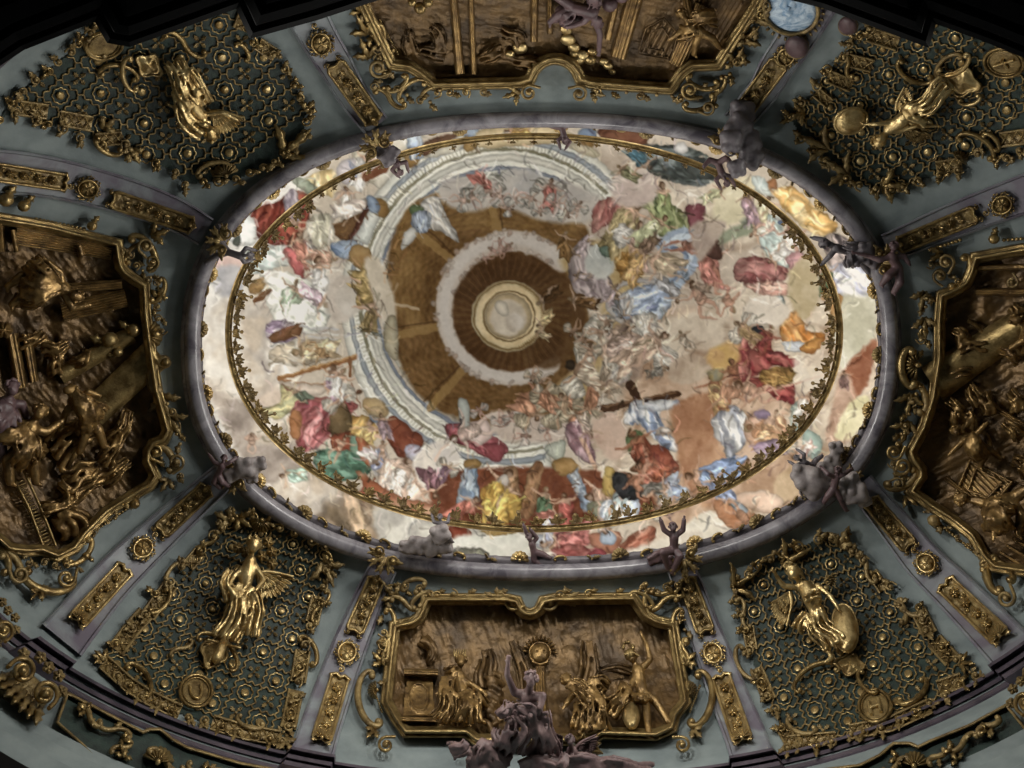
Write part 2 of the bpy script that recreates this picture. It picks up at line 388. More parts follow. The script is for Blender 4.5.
def painted_person(x, y, s, ang, skin=SK, cloth=None, seed=0, wings=None):
    """a small tumbling figure: head, trunk, limbs and a flying cloth; s = size in px, ang = direction of the head"""
    r = random.Random(seed * 31 + int(x)); a = math.radians(ang)
    P = lambda u, v: (x + s * (u * math.cos(a) - v * math.sin(a)), y + s * (u * math.sin(a) + v * math.cos(a)))
    dk = tuple(q * .72 for q in skin)
    if wings:
        for sd in (-1, 1):
            area([P(.2, sd * .1), P(.5, sd * .55), P(.1, sd * .8), P(-.25, sd * .62), P(0, sd * .2)], wings, tuple(q * .82 for q in wings), folds=(ang + 60 * sd, 2.2, .1))
    if cloth:
        q1, q2 = r.uniform(-.3, .3), r.uniform(.7, 1.25); area([P(.16, -.16), P(.2, .2), P(-.1, .3), P(-.5, .3 + q1), P(-q2, .34 + q1), P(-q2 * .8, .0 + q1), P(-q2 * .95, -.2 + q1), P(-.5, -.24 + q1 * .5), P(-.1, -.3)], cloth, tuple(min(255, q * 1.28 + 14) for q in cloth), folds=(ang + r.uniform(-30, 30), 3.2, .2), sd=seed)
    d2 = tuple(q * .84 for q in skin)
    for sd in (-1, 1):
        e = r.random(); k = [P(.2, sd * .13), P(.02 + .3 * e, sd * .34), P(.1 + .5 * e - .2 * r.random(), sd * (.46 + .2 * r.random()))]
        brush(k, s * .1, d2, .9, 1.3, True); brush([(q[0] - .5, q[1] - .6) for q in k], s * .05, skin, .8, 1.3, True)
        l = [P(-.2, sd * .08), P(-.45 - .1 * r.random(), sd * (.14 + .16 * r.random())), P(-.82, sd * .12 * r.random() + .1)]
        if not cloth or r.random() < .45: brush(l, s * .14, d2, .9, 1.3, True); brush([(q[0] - .5, q[1] - .6) for q in l], s * .08, skin, .8, 1.3, True)
    area([P(.28, -.14), P(.26, .16), P(.05, .17), P(-.24, .13), P(-.26, -.13), P(0, -.18)], skin, d2, folds=(ang + 90, 3, .1), alpha=.9)
    if cloth: area([P(.16, -.12), P(.02, .14), P(-.3, .1), P(-.7, .26), P(-.5, -.06), P(-.62, -.22), P(-.12, -.2)], cloth, tuple(min(255, q * 1.35 + 10) for q in cloth), folds=(ang + r.uniform(-40, 40), 2.6, .2), sd=seed + 3)
    oval_p(*P(.42, 0), s * .12, s * .1, ang, HAIR if r.random() < .7 else (176, 150, 110)); oval_p(*P(.40, r.choice((-.04, .04))), s * .08, s * .075, ang, skin, dk)
def clouds(cx, cy, rx, ry, c, c2, n=9, seed=1, alpha=.9):
    r = random.Random(seed)
    for i in range(n):
        a = r.uniform(0, 2 * PI); q = r.uniform(.2, .8)
        oval_p(cx + rx * q * math.cos(a), cy + ry * q * math.sin(a), rx * r.uniform(.3, .5), ry * r.uniform(.3, .5), r.uniform(-30, 30), c if i % 2 else c2, c2, soft=6, alpha=alpha, sd=i)
# ground tone, then large fields from the back to the front
CAN[:] = (196, 184, 170); CAN += 14 * vnoise(GX, GY, 60, 1, 4)[..., None]
area([(150, 70), (330, 70), (300, 200), (250, 300), (260, 420), (300, 480), (200, 620), (150, 620)], (205, 204, 204), (232, 232, 232), soft=14, fine=False)
area([(196, 330), (245, 300), (290, 330), (285, 420), (235, 400), (205, 390)], (214, 208, 200), (244, 242, 240), soft=16, fine=False)
area([(205, 375), (240, 370), (285, 390), (275, 430), (230, 420)], (205, 186, 172), (222, 204, 190), soft=14, fine=False)
area([(222, 410), (262, 405), (300, 450), (360, 500), (400, 520), (330, 530), (262, 490)], (140, 128, 124), (176, 164, 158), soft=9, fine=False)
area([(330, 480), (400, 520), (420, 560), (320, 540), (270, 500)], (132, 116, 100), (178, 154, 126), folds=(60, 12, .2), soft=8, fine=False)
area([(345, 485), (385, 512), (392, 545), (352, 530)], (214, 182, 150), (150, 128, 108), folds=(70, 10, .2), soft=6)
area([(375, 505), (440, 522), (530, 535), (530, 560), (400, 560)], (206, 206, 200), (170, 168, 166), soft=6, fine=False)
area([(820, 60), (960, 60), (960, 620), (700, 620), (720, 560), (870, 430), (800, 300), (880, 250)], (206, 190, 170), (226, 208, 188), soft=14, fine=False)
area([(640, 330), (740, 300), (830, 300), (840, 420), (780, 520), (690, 540), (620, 480)], (208, 176, 152), (176, 138, 110), soft=14, fine=False)
area([(560, 160), (700, 150), (800, 220), (830, 320), (760, 330), (620, 260)], (196, 182, 168), (178, 160, 146), soft=14, fine=False)
rc = random.Random(77)
for x, y, rx_, ry_ in ((770, 300, 50, 30), (800, 380, 30, 40), (700, 330, 40, 24), (650, 460, 40, 20), (740, 220, 40, 26), (690, 200, 36, 22), (600, 440, 36, 22), (820, 430, 26, 20), (760, 520, 40, 14), (620, 540, 60, 12), (240, 340, 26, 40), (250, 290, 24, 20), (280, 430, 34, 18), (300, 500, 50, 18), (330, 300, 30, 26)):
    for k in range(7):
        a = rc.uniform(0, 2 * PI); q = rc.uniform(.2, .9); ex, ey = x + rx_ * q * math.cos(a), y + ry_ * q * math.sin(a); R = rc.uniform(.35, .6) * ry_ + 4
        dk = (150, 124, 104) if x > 500 else (158, 148, 144)
        oval_p(ex + 2, ey + 3, R * 1.3, R, rc.uniform(-30, 30), dk, soft=7, alpha=.55, modelled=False); oval_p(ex, ey, R * 1.2, R * .9, rc.uniform(-30, 30), (226, 214, 196) if x > 500 else (232, 230, 226), (206, 190, 172), soft=6, alpha=.8, modelled=False)
# the painted drum: white stone ring, blue bands, brown coffered shell
RC = (513, 301)
def ringband(cx, cy, a, b, wa, wb, c, c2=None, t0=0, t1=2 * PI, rot=0, **k):
    t = np.linspace(t0, t1, 60); o = [(cx + (a + wa) * math.cos(q), cy + (b + wb) * math.sin(q)) for q in t]
    i = [(cx + a * math.cos(q), cy + b * math.sin(q)) for q in t[::-1]]
    area(o + i, c, c2, curve=False, **k)
ringband(503, 303, 128, 126, 34, 52, (196, 200, 196), (214, 214, 206), 1.25, 5.6, soft=1.5)
ringband(505, 301, 152, 158, 5, 6, (150, 166, 186), (176, 186, 198), 1.3, 5.6)
ringband(505, 301, 143, 150, 3, 3, (150, 148, 118), (186, 184, 160), 1.3, 5.5)
ringband(505, 301, 134, 140, 6, 7, (222, 222, 214), (206, 208, 204), 1.3, 5.5)
ringband(505, 301, 127, 131, 3, 4, (138, 154, 184), None, 1.4, 5.3)
ringband(505, 301, 118, 122, 6, 7, (190, 194, 186), (216, 216, 208), 1.4, 5.3)
for k in range(150):
    t = 1.5 + k * .0262
    brush([(505 + 146 * math.cos(t), 301 + 153 * math.sin(t)), (505 + 150 * math.cos(t), 301 + 157 * math.sin(t))], 1.1, (126, 118, 96), .5)
area([(388, 268), (400, 222), (430, 196), (470, 196), (520, 210), (580, 222), (590, 250), (584, 300), (600, 350), (580, 392), (540, 420), (480, 425), (425, 400), (396, 350)], (136, 98, 56), (116, 82, 44), soft=4, fine=False)
area([(400, 222), (430, 196), (480, 198), (580, 222), (560, 240), (470, 228), (430, 260), (420, 330), (392, 300)], (150, 112, 62), (128, 92, 50), soft=4)
sl = box(380, 180, 600, 430); X, Y = GX[sl], GY[sl]
rad = np.hypot(X - 512, Y - 310); an = np.arctan2(Y - 310, X - 512)
m = inside(WX2[sl], WY2[sl], np.array([(390, 268), (400, 222), (430, 198), (470, 198), (520, 212), (578, 224), (590, 250), (584, 300), (598, 350), (580, 390), (540, 418), (480, 423), (425, 398), (396, 350)], float)).astype(float)
pt = np.sin(rad * 1.0 + 3 * vnoise(X, Y, 14, 4, 2)) * np.sin(an * 34 + 3 * vnoise(X, Y, 12, 6, 2))
CAN[sl] += (m * (pt * 9 + 12 * vnoise(X, Y, 4, 31, 2)))[..., None] * np.array([1, .8, .5])
for t in (PI * .72, PI * .93, PI * 1.22, PI * 1.44, PI * 1.9):
    brush([(512 + 64 * math.cos(t), 310 + 66 * math.sin(t)), (512 + 128 * math.cos(t), 310 + 126 * math.sin(t))], 8, (170, 132, 74), .75)
    brush([(512 + 64 * math.cos(t + .07), 310 + 66 * math.sin(t + .07)), (512 + 128 * math.cos(t + .07), 310 + 126 * math.sin(t + .07))], 1.5, (84, 58, 34), .7)
# cloud wreath and the bright round opening
t = np.linspace(.95, 2 * PI - .75, 40)
brush([(512 + 66 * math.cos(q), 308 + 67 * math.sin(q)) for q in t], 21, (196, 182, 172), 1, 2.5)
brush([(512 + 68 * math.cos(q), 308 + 69 * math.sin(q)) for q in t], 12, (206, 200, 198), .8, 5)
r_ = random.Random(5)
for k in range(110):
    q = r_.uniform(.95, 5.5); rr = r_.choice((57, 59, 75, 77)) + r_.uniform(-2, 2)
    oval_p(512 + rr * math.cos(q), 308 + rr * math.sin(q), r_.uniform(2, 4), r_.uniform(1.5, 3), r_.uniform(0, 180), r_.choice([(222, 206, 196), (206, 176, 160), (186, 168, 160)]), alpha=.8)
area([(560, 262), (600, 240), (640, 250), (640, 300), (610, 380), (570, 410), (545, 400), (590, 350), (600, 300)], (190, 160, 104), (206, 180, 132), soft=6, fine=False)
oval_p(512, 312, 60, 60, 0, (94, 62, 36), (112, 76, 44), soft=3); oval_p(548, 320, 38, 50, 10, (100, 68, 40), (116, 82, 48), soft=5, alpha=.9)
for k in range(90):
    q = k / 90 * 2 * PI; brush([(511 + 40 * math.cos(q), 313 + 38 * math.sin(q)), (511 + 58 * math.cos(q + .05), 313 + 57 * math.sin(q + .05))], 1, (82, 52, 30) if k % 2 else (132, 96, 56), .45)
oval_p(509, 316, 38, 36, 0, (206, 180, 132), (222, 202, 158), soft=1.2)
ringband(509, 316, 34, 32, 2, 2, (178, 146, 90)); ringband(509, 316, 25, 24, 1.6, 1.6, (160, 126, 76)); oval_p(508, 316, 24, 23, 0, (196, 174, 136), (186, 160, 120))
oval_p(508, 318, 18, 18, 0, (200, 186, 168), (220, 208, 190), soft=3); oval_p(514, 322, 9, 10, 20, (216, 208, 200), (190, 176, 160), soft=3); oval_p(502, 308, 9, 6, 50, (222, 212, 196), soft=2)
for k in range(36):
    q = -1.2 + k * .07; brush([(509 + 32.5 * math.cos(q), 316 + 31 * math.sin(q)), (509 + 36.5 * math.cos(q), 316 + 34.5 * math.sin(q))], 1, (150, 118, 70), .8)
# rose clouds with small heads above the drum
area([(445, 180), (480, 178), (520, 185), (560, 180), (600, 200), (585, 222), (540, 220), (500, 206), (470, 212), (440, 200)], (198, 190, 184), (176, 172, 172), soft=5)
oval_p(520, 182, 26, 14, 0, (174, 174, 178), (192, 188, 186), soft=6)
for x, y, s, a in ((487, 187, 22, 60), (500, 196, 16, 200), (515, 200, 14, 100), (530, 198, 14, 20), (550, 190, 22, 280), (556, 204, 16, 150), (566, 212, 14, 60), (472, 196, 18, 240), (578, 208, 14, 300), (508, 208, 12, 20), (462, 200, 16, 10), (540, 210, 12, 80)):
    painted_person(x, y, s, a, (206, 172, 158), (170, 96, 90) if s > 20 else None, seed=int(s), wings=(196, 194, 190))
for x, y in ((500, 243), (508, 247), (493, 250), (486, 258), (505, 250)): painted_person(x, y, 11, x * 7, (206, 160, 148), seed=int(y))
area([(420, 205), (436, 196), (446, 214), (460, 242), (440, 232), (424, 226)], (206, 202, 196), (176, 176, 178), folds=(50, 3, .1)); oval_p(417, 211, 8, 6, 20, (96, 122, 84)); area([(412, 214), (430, 212), (428, 232), (414, 230)], (122, 138, 168), (160, 176, 200), folds=(80, 3, .1))
area([(402, 250), (416, 236), (414, 228), (404, 232)], (204, 206, 206))
# upper left: balcony pieces, red cloak, yellow cloth
area([(352, 112), (376, 108), (420, 118), (410, 152), (380, 190), (352, 170)], (206, 204, 196), (186, 178, 160), curve=False)
area([(250, 212), (275, 202), (294, 191), (312, 200), (307, 224), (292, 243), (276, 245), (261, 240), (254, 224)], (168, 78, 64), (120, 48, 42), folds=(100, 5, .25), sd=2); area([(284, 196), (296, 190), (302, 212), (296, 226), (286, 214)], (150, 140, 164), (178, 168, 182), folds=(80, 4, .2))
area([(300, 182), (322, 170), (336, 172), (334, 196), (318, 194), (304, 192)], (214, 186, 126), (236, 216, 168), folds=(90, 4, .2)); area([(292, 180), (304, 178), (322, 192), (310, 196)], (140, 156, 140), (170, 182, 166))
area([(228, 224), (250, 214), (258, 240), (240, 246), (228, 238)], (206, 214, 220), (222, 226, 230)); oval_p(237, 241, 4, 6, 0, (88, 98, 96))
area([(336, 168), (350, 158), (376, 160), (380, 172), (362, 178), (345, 184)], (214, 214, 214), (190, 184, 196)); painted_person(363, 163, 24, -60, cloth=(206, 206, 210), seed=3); brush([(350, 162), (356, 178)], 4, (128, 140, 176)); brush([(376, 172), (366, 176), (384, 168)], 9, (128, 76, 52))
oval_p(345, 197, 10, 8, 0, (214, 196, 184), (186, 150, 130)); painted_person(346, 198, 22, -90, cloth=(214, 206, 196), seed=7); area([(336, 204), (372, 200), (364, 212), (340, 216), (332, 226)], (206, 190, 184), (228, 220, 214), folds=(20, 4, .1))
area([(334, 226), (364, 212), (366, 222), (352, 238), (340, 240)], (136, 98, 62), (110, 78, 50)); area([(366, 206), (374, 200), (356, 244), (348, 240)], (96, 54, 46))
area([(378, 195), (388, 198), (368, 246), (352, 240)], (206, 210, 206), (190, 198, 198), curve=False)
for x, y, a in ((375, 203, 35), (345, 250, 25), (412, 149, 85), (471, 133, 90), (588, 133, 90)): oval_p(x + 6 * math.cos(math.radians(a)), y + 8 * math.sin(math.radians(a)), 11, 8, a + 20, (150, 112, 62), (178, 142, 84), soft=2)
for x, y, a in ((343, 251, 20), (373, 204, 60), (471, 132, 0), (587, 134, 0), (414, 148, 80)): oval_p(x, y, 10, 6, a, (112, 138, 178), (160, 182, 210), soft=1.5)
area([(405, 128), (420, 126), (424, 158), (410, 160)], (142, 164, 200), (178, 194, 216), folds=(85, 4, .1), curve=False)
area([(424, 142), (458, 134), (450, 150), (424, 156)], (112, 78, 62)); area([(454, 140), (464, 132), (460, 150), (424, 158)], (206, 202, 188)); area([(480, 130), (540, 124), (580, 140), (520, 146), (480, 148)], (206, 184, 140), (222, 200, 156)); area([(600, 128), (645, 132), (640, 150), (604, 140)], (112, 66, 52), (132, 84, 64)); painted_person(514, 132, 20, 180, cloth=(206, 160, 90), seed=4); oval_p(584, 150, 18, 5, 20, (206, 196, 170))
# left group, pale figures on clouds
area([(214, 255), (252, 256), (248, 270), (218, 272)], (206, 172, 170), (222, 196, 190), soft=3); area([(216, 268), (244, 268), (238, 296), (214, 290)], (168, 170, 184), (186, 188, 198), soft=4)
area([(246, 250), (290, 246), (296, 262), (276, 268), (250, 272)], (186, 204, 206), (214, 222, 222), folds=(20, 4, .1)); area([(282, 250), (298, 246), (306, 262), (300, 284), (290, 266)], (214, 160, 152), (196, 96, 100), folds=(70, 4, .1))
painted_person(300, 245, 26, -100, cloth=(186, 116, 100), seed=5); painted_person(318, 240, 30, -80, cloth=(206, 200, 186), seed=6); painted_person(326, 258, 22, 10, cloth=(190, 140, 120), seed=8); painted_person(293, 222, 20, 200, seed=9); area([(306, 222), (330, 214), (334, 240), (316, 250)], (214, 208, 196), (180, 178, 160), folds=(80, 4, .12))
area([(330, 246), (352, 240), (360, 254), (344, 260)], (96, 124, 176), (150, 174, 206)); area([(352, 246), (370, 250), (368, 272), (350, 262)], (150, 112, 66), (176, 140, 88))
area([(260, 272), (300, 276), (330, 300), (322, 330), (288, 332), (270, 312)], (206, 212, 206), (236, 238, 236), folds=(30, 5, .12)); area([(284, 290), (304, 292), (300, 304), (286, 300)], (150, 172, 150), (180, 196, 178)); oval_p(257, 286, 10, 7, -40, (196, 156, 100), (140, 104, 60)); brush([(256, 300), (268, 292)], 6, (112, 72, 46)); painted_person(318, 272, 28, -90, cloth=(206, 206, 210), seed=11); painted_person(318, 300, 26, 30, cloth=(186, 160, 180), seed=12)
area([(330, 280), (352, 276), (362, 296), (346, 322), (328, 312)], (186, 174, 166), (206, 196, 188), soft=5); oval_p(350, 300, 14, 16, 0, (188, 180, 172), (204, 198, 192), soft=5); painted_person(366, 300, 34, 60, cloth=(166, 140, 84), seed=13); painted_person(372, 316, 26, -60, cloth=(150, 128, 84), seed=14); brush([(384, 302), (418, 309)], 3, (186, 160, 126))
area([(365, 260), (382, 262), (396, 306), (390, 330), (374, 300)], (196, 184, 166), (212, 200, 182), soft=4); area([(386, 320), (396, 318), (398, 360), (384, 346)], (150, 140, 110), (180, 172, 148))
area([(266, 324), (284, 320), (300, 330), (296, 340), (270, 342)], (150, 128, 166), (196, 186, 206), folds=(10, 3, .1)); area([(271, 334), (299, 324), (300, 336), (272, 342)], (132, 88, 60))
for k in range(5): brush([(300 + k * 3, 326 + k * 5), (338, 330 + k * 5)], 2, (206, 206, 206) if k % 2 else (186, 188, 196))
area([(280, 344), (330, 340), (334, 356), (300, 366), (270, 360)], (206, 200, 190), (190, 176, 156), folds=(20, 4, .1)); painted_person(308, 350, 32, 170, skin=(214, 178, 140), cloth=(206, 178, 140), seed=15); painted_person(320, 352, 20, 30, skin=(206, 160, 110), seed=16)
# gangway, rose cloak, yellow and green figures lower left
brush([(279, 379), (356, 357)], 5, (156, 104, 62)); brush([(280, 377), (356, 355)], 1.5, (206, 160, 104)); brush([(280, 381), (326, 386)], 3, (166, 112, 70)); brush([(350, 358), (350, 376)], 3, (140, 90, 56)); area([(280, 382), (326, 386), (318, 396), (292, 392)], (206, 190, 178))
area([(282, 384), (300, 396), (294, 410), (276, 420), (262, 410), (280, 402)], (170, 172, 130), (206, 196, 140), folds=(-20, 4, .1))
area([(295, 402), (312, 398), (338, 402), (356, 405), (348, 420), (334, 432), (320, 446), (308, 452), (298, 446), (292, 424)], (200, 116, 124), (142, 66, 76), folds=(120, 6, .3), sd=5); area([(306, 420), (316, 406), (322, 420), (312, 446), (304, 440)], (222, 150, 156), (186, 96, 104), folds=(105, 4, .2)); area([(282, 384), (300, 396), (336, 398), (356, 404), (352, 410), (310, 400)], (156, 74, 78), (196, 110, 112))
area([(292, 410), (302, 416), (298, 440), (290, 430)], (186, 120, 76)); painted_person(334, 378, 26, -90, cloth=(196, 200, 208), seed=17); painted_person(350, 396, 24, -20, skin=(156, 100, 76), seed=18)
area([(346, 420), (366, 416), (378, 430), (372, 444), (352, 440)], (214, 174, 96), (178, 130, 62), folds=(130, 4, .2)); painted_person(368, 434, 28, -80, cloth=(206, 170, 104), seed=19); brush([(376, 436), (388, 438), (398, 434)], 3.2, SK)
area([(330, 412), (346, 404), (352, 430), (334, 440)], (98, 82, 58), (130, 104, 70)); oval_p(377, 414, 8, 9, 0, (96, 130, 176), (150, 176, 208)); oval_p(376, 408, 15, 9, 30, (164, 128, 76), (186, 150, 92), alpha=.8)
area([(330, 438), (350, 432), (360, 452), (340, 456)], (146, 70, 52), (120, 54, 42)); area([(350, 436), (362, 440), (366, 462), (352, 456)], (110, 150, 132)); area([(318, 450), (350, 452), (372, 462), (366, 476), (330, 480), (314, 466)], (100, 146, 130), (66, 108, 92), folds=(15, 4, .2)); area([(356, 436), (372, 448), (372, 466), (362, 460)], (190, 104, 72)); painted_person(340, 446, 22, -60, seed=21)
area([(370, 450), (384, 448), (386, 466), (372, 470)], (126, 140, 184), (196, 200, 220), folds=(90, 3, .1)); painted_person(382, 450, 18, -90, seed=22); area([(392, 416), (414, 430), (424, 442), (404, 458), (386, 436)], (150, 76, 54), (120, 58, 44))
area([(384, 462), (414, 460), (430, 490), (400, 506), (378, 492)], (214, 186, 170), (232, 212, 200), folds=(100, 4, .12)); painted_person(402, 476, 42, -70, skin=(226, 190, 170), cloth=(218, 200, 190), seed=23); painted_person(422, 484, 30, -120, skin=(224, 184, 160), seed=24); painted_person(370, 486, 20, -60, skin=(206, 130, 110), cloth=(156, 80, 60), seed=25); oval_p(414, 452, 10, 8, 30, (150, 150, 190), (196, 196, 220))
area([(414, 458), (442, 440), (460, 452), (450, 480), (425, 490)], (206, 200, 200), (222, 214, 206), soft=3); area([(356, 470), (400, 496), (470, 512), (440, 520), (380, 500)], (170, 90, 60), (196, 150, 120))
# lower middle: flying rose figure, ruined columns
area([(446, 424), (470, 426), (500, 440), (508, 452), (488, 458), (466, 446), (450, 440)], (176, 90, 104), (140, 62, 78), folds=(30, 4, .25)); area([(470, 424), (486, 420), (492, 436), (478, 446), (468, 436)], (228, 212, 210), (206, 176, 172)); area([(458, 400), (468, 402), (470, 424), (462, 428)], (176, 186, 186)); painted_person(470, 432, 40, 160, skin=(222, 196, 186), seed=27)
brush([(448, 445), (440, 452), (436, 460)], 3, (226, 200, 184)); area([(484, 444), (504, 446), (500, 462), (488, 458)], (156, 72, 86))
area([(492, 412), (540, 414), (570, 424), (560, 440), (510, 442), (494, 432)], (192, 172, 162), (206, 190, 180), soft=5); 
for x, y in ((500, 420), (512, 416), (480, 412), (524, 436), (548, 430)): painted_person(x, y, 13, x * 11, (212, 166, 152), seed=int(x), wings=(200, 190, 186))
for x, y, s in ((530, 410, 26), (556, 406, 30), (570, 400, 24), (545, 395, 20), (590, 405, 22), (575, 420, 20)): painted_person(x, y, s, x * 13 % 360, (206, 160, 128), cloth=(176, 120, 92), seed=int(y), wings=(190, 176, 150))
area([(566, 425), (582, 422), (590, 440), (596, 462), (582, 460), (568, 444)], (178, 146, 160), (142, 104, 120), folds=(60, 4, .2)); area([(544, 448), (560, 440), (566, 444), (562, 464), (552, 458)], (176, 186, 176)); brush([(582, 440), (590, 456), (596, 470)], 4, SK); area([(592, 425), (612, 412), (626, 430), (620, 460), (600, 450)], (194, 160, 142), (206, 176, 160), soft=5)
area([(456, 470), (580, 470), (640, 480), (640, 520), (470, 526), (430, 500)], (140, 76, 52), (118, 62, 44), soft=4, fine=False)
area([(465, 466), (477, 463), (479, 500), (457, 508), (456, 500)], (112, 140, 178), (176, 196, 216), folds=(98, 4, .1), curve=False); oval_p(472, 464, 9, 5, 0, (168, 130, 74)); area([(504, 470), (516, 468), (520, 494), (508, 500)], (150, 112, 82), (186, 146, 112), folds=(85, 3, .1)); area([(532, 464), (544, 464), (540, 484), (532, 516), (518, 516), (524, 490)], (140, 98, 70), (170, 126, 90), folds=(105, 4, .12))
area([(564, 468), (576, 466), (592, 500), (600, 512), (584, 512)], (124, 146, 178), (186, 200, 216), folds=(62, 4, .1), curve=False); area([(552, 462), (572, 458), (576, 470), (560, 476)], (166, 126, 70), (190, 150, 92))
area([(480, 490), (500, 486), (520, 498), (516, 520), (490, 522)], (208, 166, 74), (176, 128, 52), folds=(60, 5, .2)); painted_person(500, 488, 40, -60, skin=(224, 184, 156), cloth=(206, 160, 70), seed=30); oval_p(504, 480, 5, 6, 0, (206, 200, 196)); painted_person(468, 506, 24, -40, cloth=(176, 96, 84), seed=31); painted_person(544, 500, 26, -80, cloth=(80, 112, 86), seed=32); painted_person(566, 506, 26, -100, cloth=(176, 80, 76), seed=33); painted_person(552, 516, 20, 0, cloth=(190, 110, 100), seed=34)
area([(586, 505), (606, 498), (620, 512), (600, 520)], (112, 122, 104), (150, 150, 130)); area([(604, 500), (630, 492), (640, 506), (632, 524), (600, 520)], (176, 194, 222), (226, 230, 236), folds=(110, 4, .15)); painted_person(604, 494, 36, 170, skin=(228, 190, 166), seed=35)
area([(604, 470), (614, 470), (614, 494), (603, 494)], (206, 176, 96), (178, 140, 66)); area([(614, 472), (634, 480), (642, 498), (624, 500), (614, 488)], (58, 62, 72), (40, 42, 50)); painted_person(648, 474, 34, 200, skin=(196, 130, 104), cloth=(170, 96, 80), seed=36); painted_person(636, 484, 26, 230, skin=(206, 140, 110), seed=37)
# centre right: blue mantle, white cloud, angels
area([(568, 256), (590, 244), (602, 262), (616, 296), (592, 302), (574, 290)], (136, 122, 130), (170, 156, 160), folds=(70, 4, .2)); oval_p(600, 262, 15, 18, 0, (174, 182, 184), (196, 200, 198), soft=3); area([(600, 245), (618, 244), (616, 256), (602, 256)], (98, 128, 118), (130, 150, 136))
area([(616, 256), (636, 252), (644, 270), (636, 288), (620, 276)], (200, 150, 76), (170, 118, 52), folds=(50, 4, .2)); area([(596, 204), (616, 198), (622, 214), (604, 226), (592, 232)], (150, 84, 84), (190, 128, 122), folds=(110, 4, .2)); area([(624, 226), (650, 198), (640, 192), (622, 206), (608, 226)], (150, 126, 92), (172, 146, 106)); painted_person(628, 218, 40, -50, cloth=(156, 140, 96), seed=40); painted_person(640, 240, 34, -90, cloth=(184, 150, 140), seed=41, wings=(200, 198, 196))
area([(634, 196), (652, 186), (666, 200), (688, 216), (686, 236), (660, 236), (650, 216)], (126, 142, 92), (168, 176, 126), folds=(60, 5, .2)); painted_person(662, 198, 30, -90, cloth=(130, 146, 96), seed=42); area([(686, 206), (702, 204), (704, 222), (690, 226)], (132, 70, 86), (156, 90, 104)); area([(612, 180), (648, 168), (656, 200), (620, 206)], (206, 194, 186), (190, 170, 166), soft=5)
area([(660, 168), (700, 166), (706, 200), (680, 200)], (214, 204, 190), (196, 180, 166), soft=3)
brush([(664, 246), (676, 236), (692, 238), (690, 262), (676, 282), (640, 296)], 15, (142, 164, 196), 1, 2); brush([(668, 244), (684, 236), (694, 246), (684, 270)], 6, (186, 204, 226)); brush([(672, 248), (688, 256), (676, 278), (650, 292)], 3, (104, 126, 164))
area([(616, 298), (640, 286), (668, 284), (672, 300), (660, 318), (630, 320), (612, 314)], (134, 154, 190), (178, 194, 218), folds=(-20, 4, .22), sd=3); ringband(640, 303, 28, 20, 6, 5, (208, 204, 204), (190, 186, 190), 1.0, 5.6); brush([(660, 300), (650, 312), (632, 316), (622, 306)], 3, (96, 118, 158)); oval_p(624, 304, 8, 11, 0, (212, 206, 200), (170, 176, 196))
painted_person(660, 262, 34, 200, cloth=(176, 156, 130), seed=43); painted_person(640, 256, 30, -60, seed=44, cloth=(180, 140, 84)); painted_person(690, 246, 30, 0, skin=(176, 110, 90), seed=45)
area([(612, 330), (640, 320), (640, 376), (620, 384), (606, 362)], (156, 132, 118), (176, 152, 138), soft=5); area([(626, 362), (650, 338), (660, 350), (642, 364)], (216, 210, 200), (190, 184, 176), folds=(-40, 2.4, .1)); painted_person(612, 348, 46, 160, skin=(212, 178, 156), cloth=(176, 150, 140), seed=46, wings=(214, 208, 198)); painted_person(584, 372, 36, 200, skin=(206, 160, 130), cloth=(190, 170, 150), seed=47, wings=(206, 200, 188)); painted_person(650, 344, 40, -30, skin=(210, 172, 150), cloth=(190, 160, 140), seed=48, wings=(218, 212, 204)); oval_p(571, 365, 5, 5, 0, (72, 60, 50))
for x, y, s in ((574, 330, 14), (584, 340, 14), (600, 332, 16), (590, 352, 16), (606, 322, 12), (540, 382, 14), (533, 376, 12)): painted_person(x, y, s, x * 9 % 360, (208, 166, 140), seed=int(y * 3), wings=(210, 196, 176))
area([(672, 360), (700, 355), (712, 372), (690, 384), (670, 380)], (200, 180, 160), (176, 150, 130), soft=3)
# cross and blue-white cloak
brush([(604, 409), (650, 401), (676, 394)], 8, (84, 56, 40)); brush([(630, 384), (638, 400)], 9, (78, 52, 38)); brush([(604, 407), (676, 392)], 2, (128, 92, 66))
area([(632, 402), (660, 400), (676, 404), (660, 414), (668, 430), (680, 446), (672, 452), (656, 442), (642, 426), (630, 426), (624, 420)], (112, 132, 170), (212, 216, 224), folds=(55, 4, .3), sd=4); area([(636, 404), (674, 400), (678, 408), (650, 412)], (216, 220, 226), (150, 166, 194)); area([(626, 436), (640, 430), (648, 452), (630, 454)], (84, 112, 76), (110, 140, 96)); painted_person(640, 448, 40, -120, skin=(176, 110, 82), cloth=(130, 66, 50), seed=50)
area([(652, 446), (668, 450), (680, 470), (664, 478), (650, 462)], (146, 66, 52), (170, 92, 72)); painted_person(652, 470, 34, 200, skin=(206, 150, 124), cloth=(150, 80, 60), seed=51)
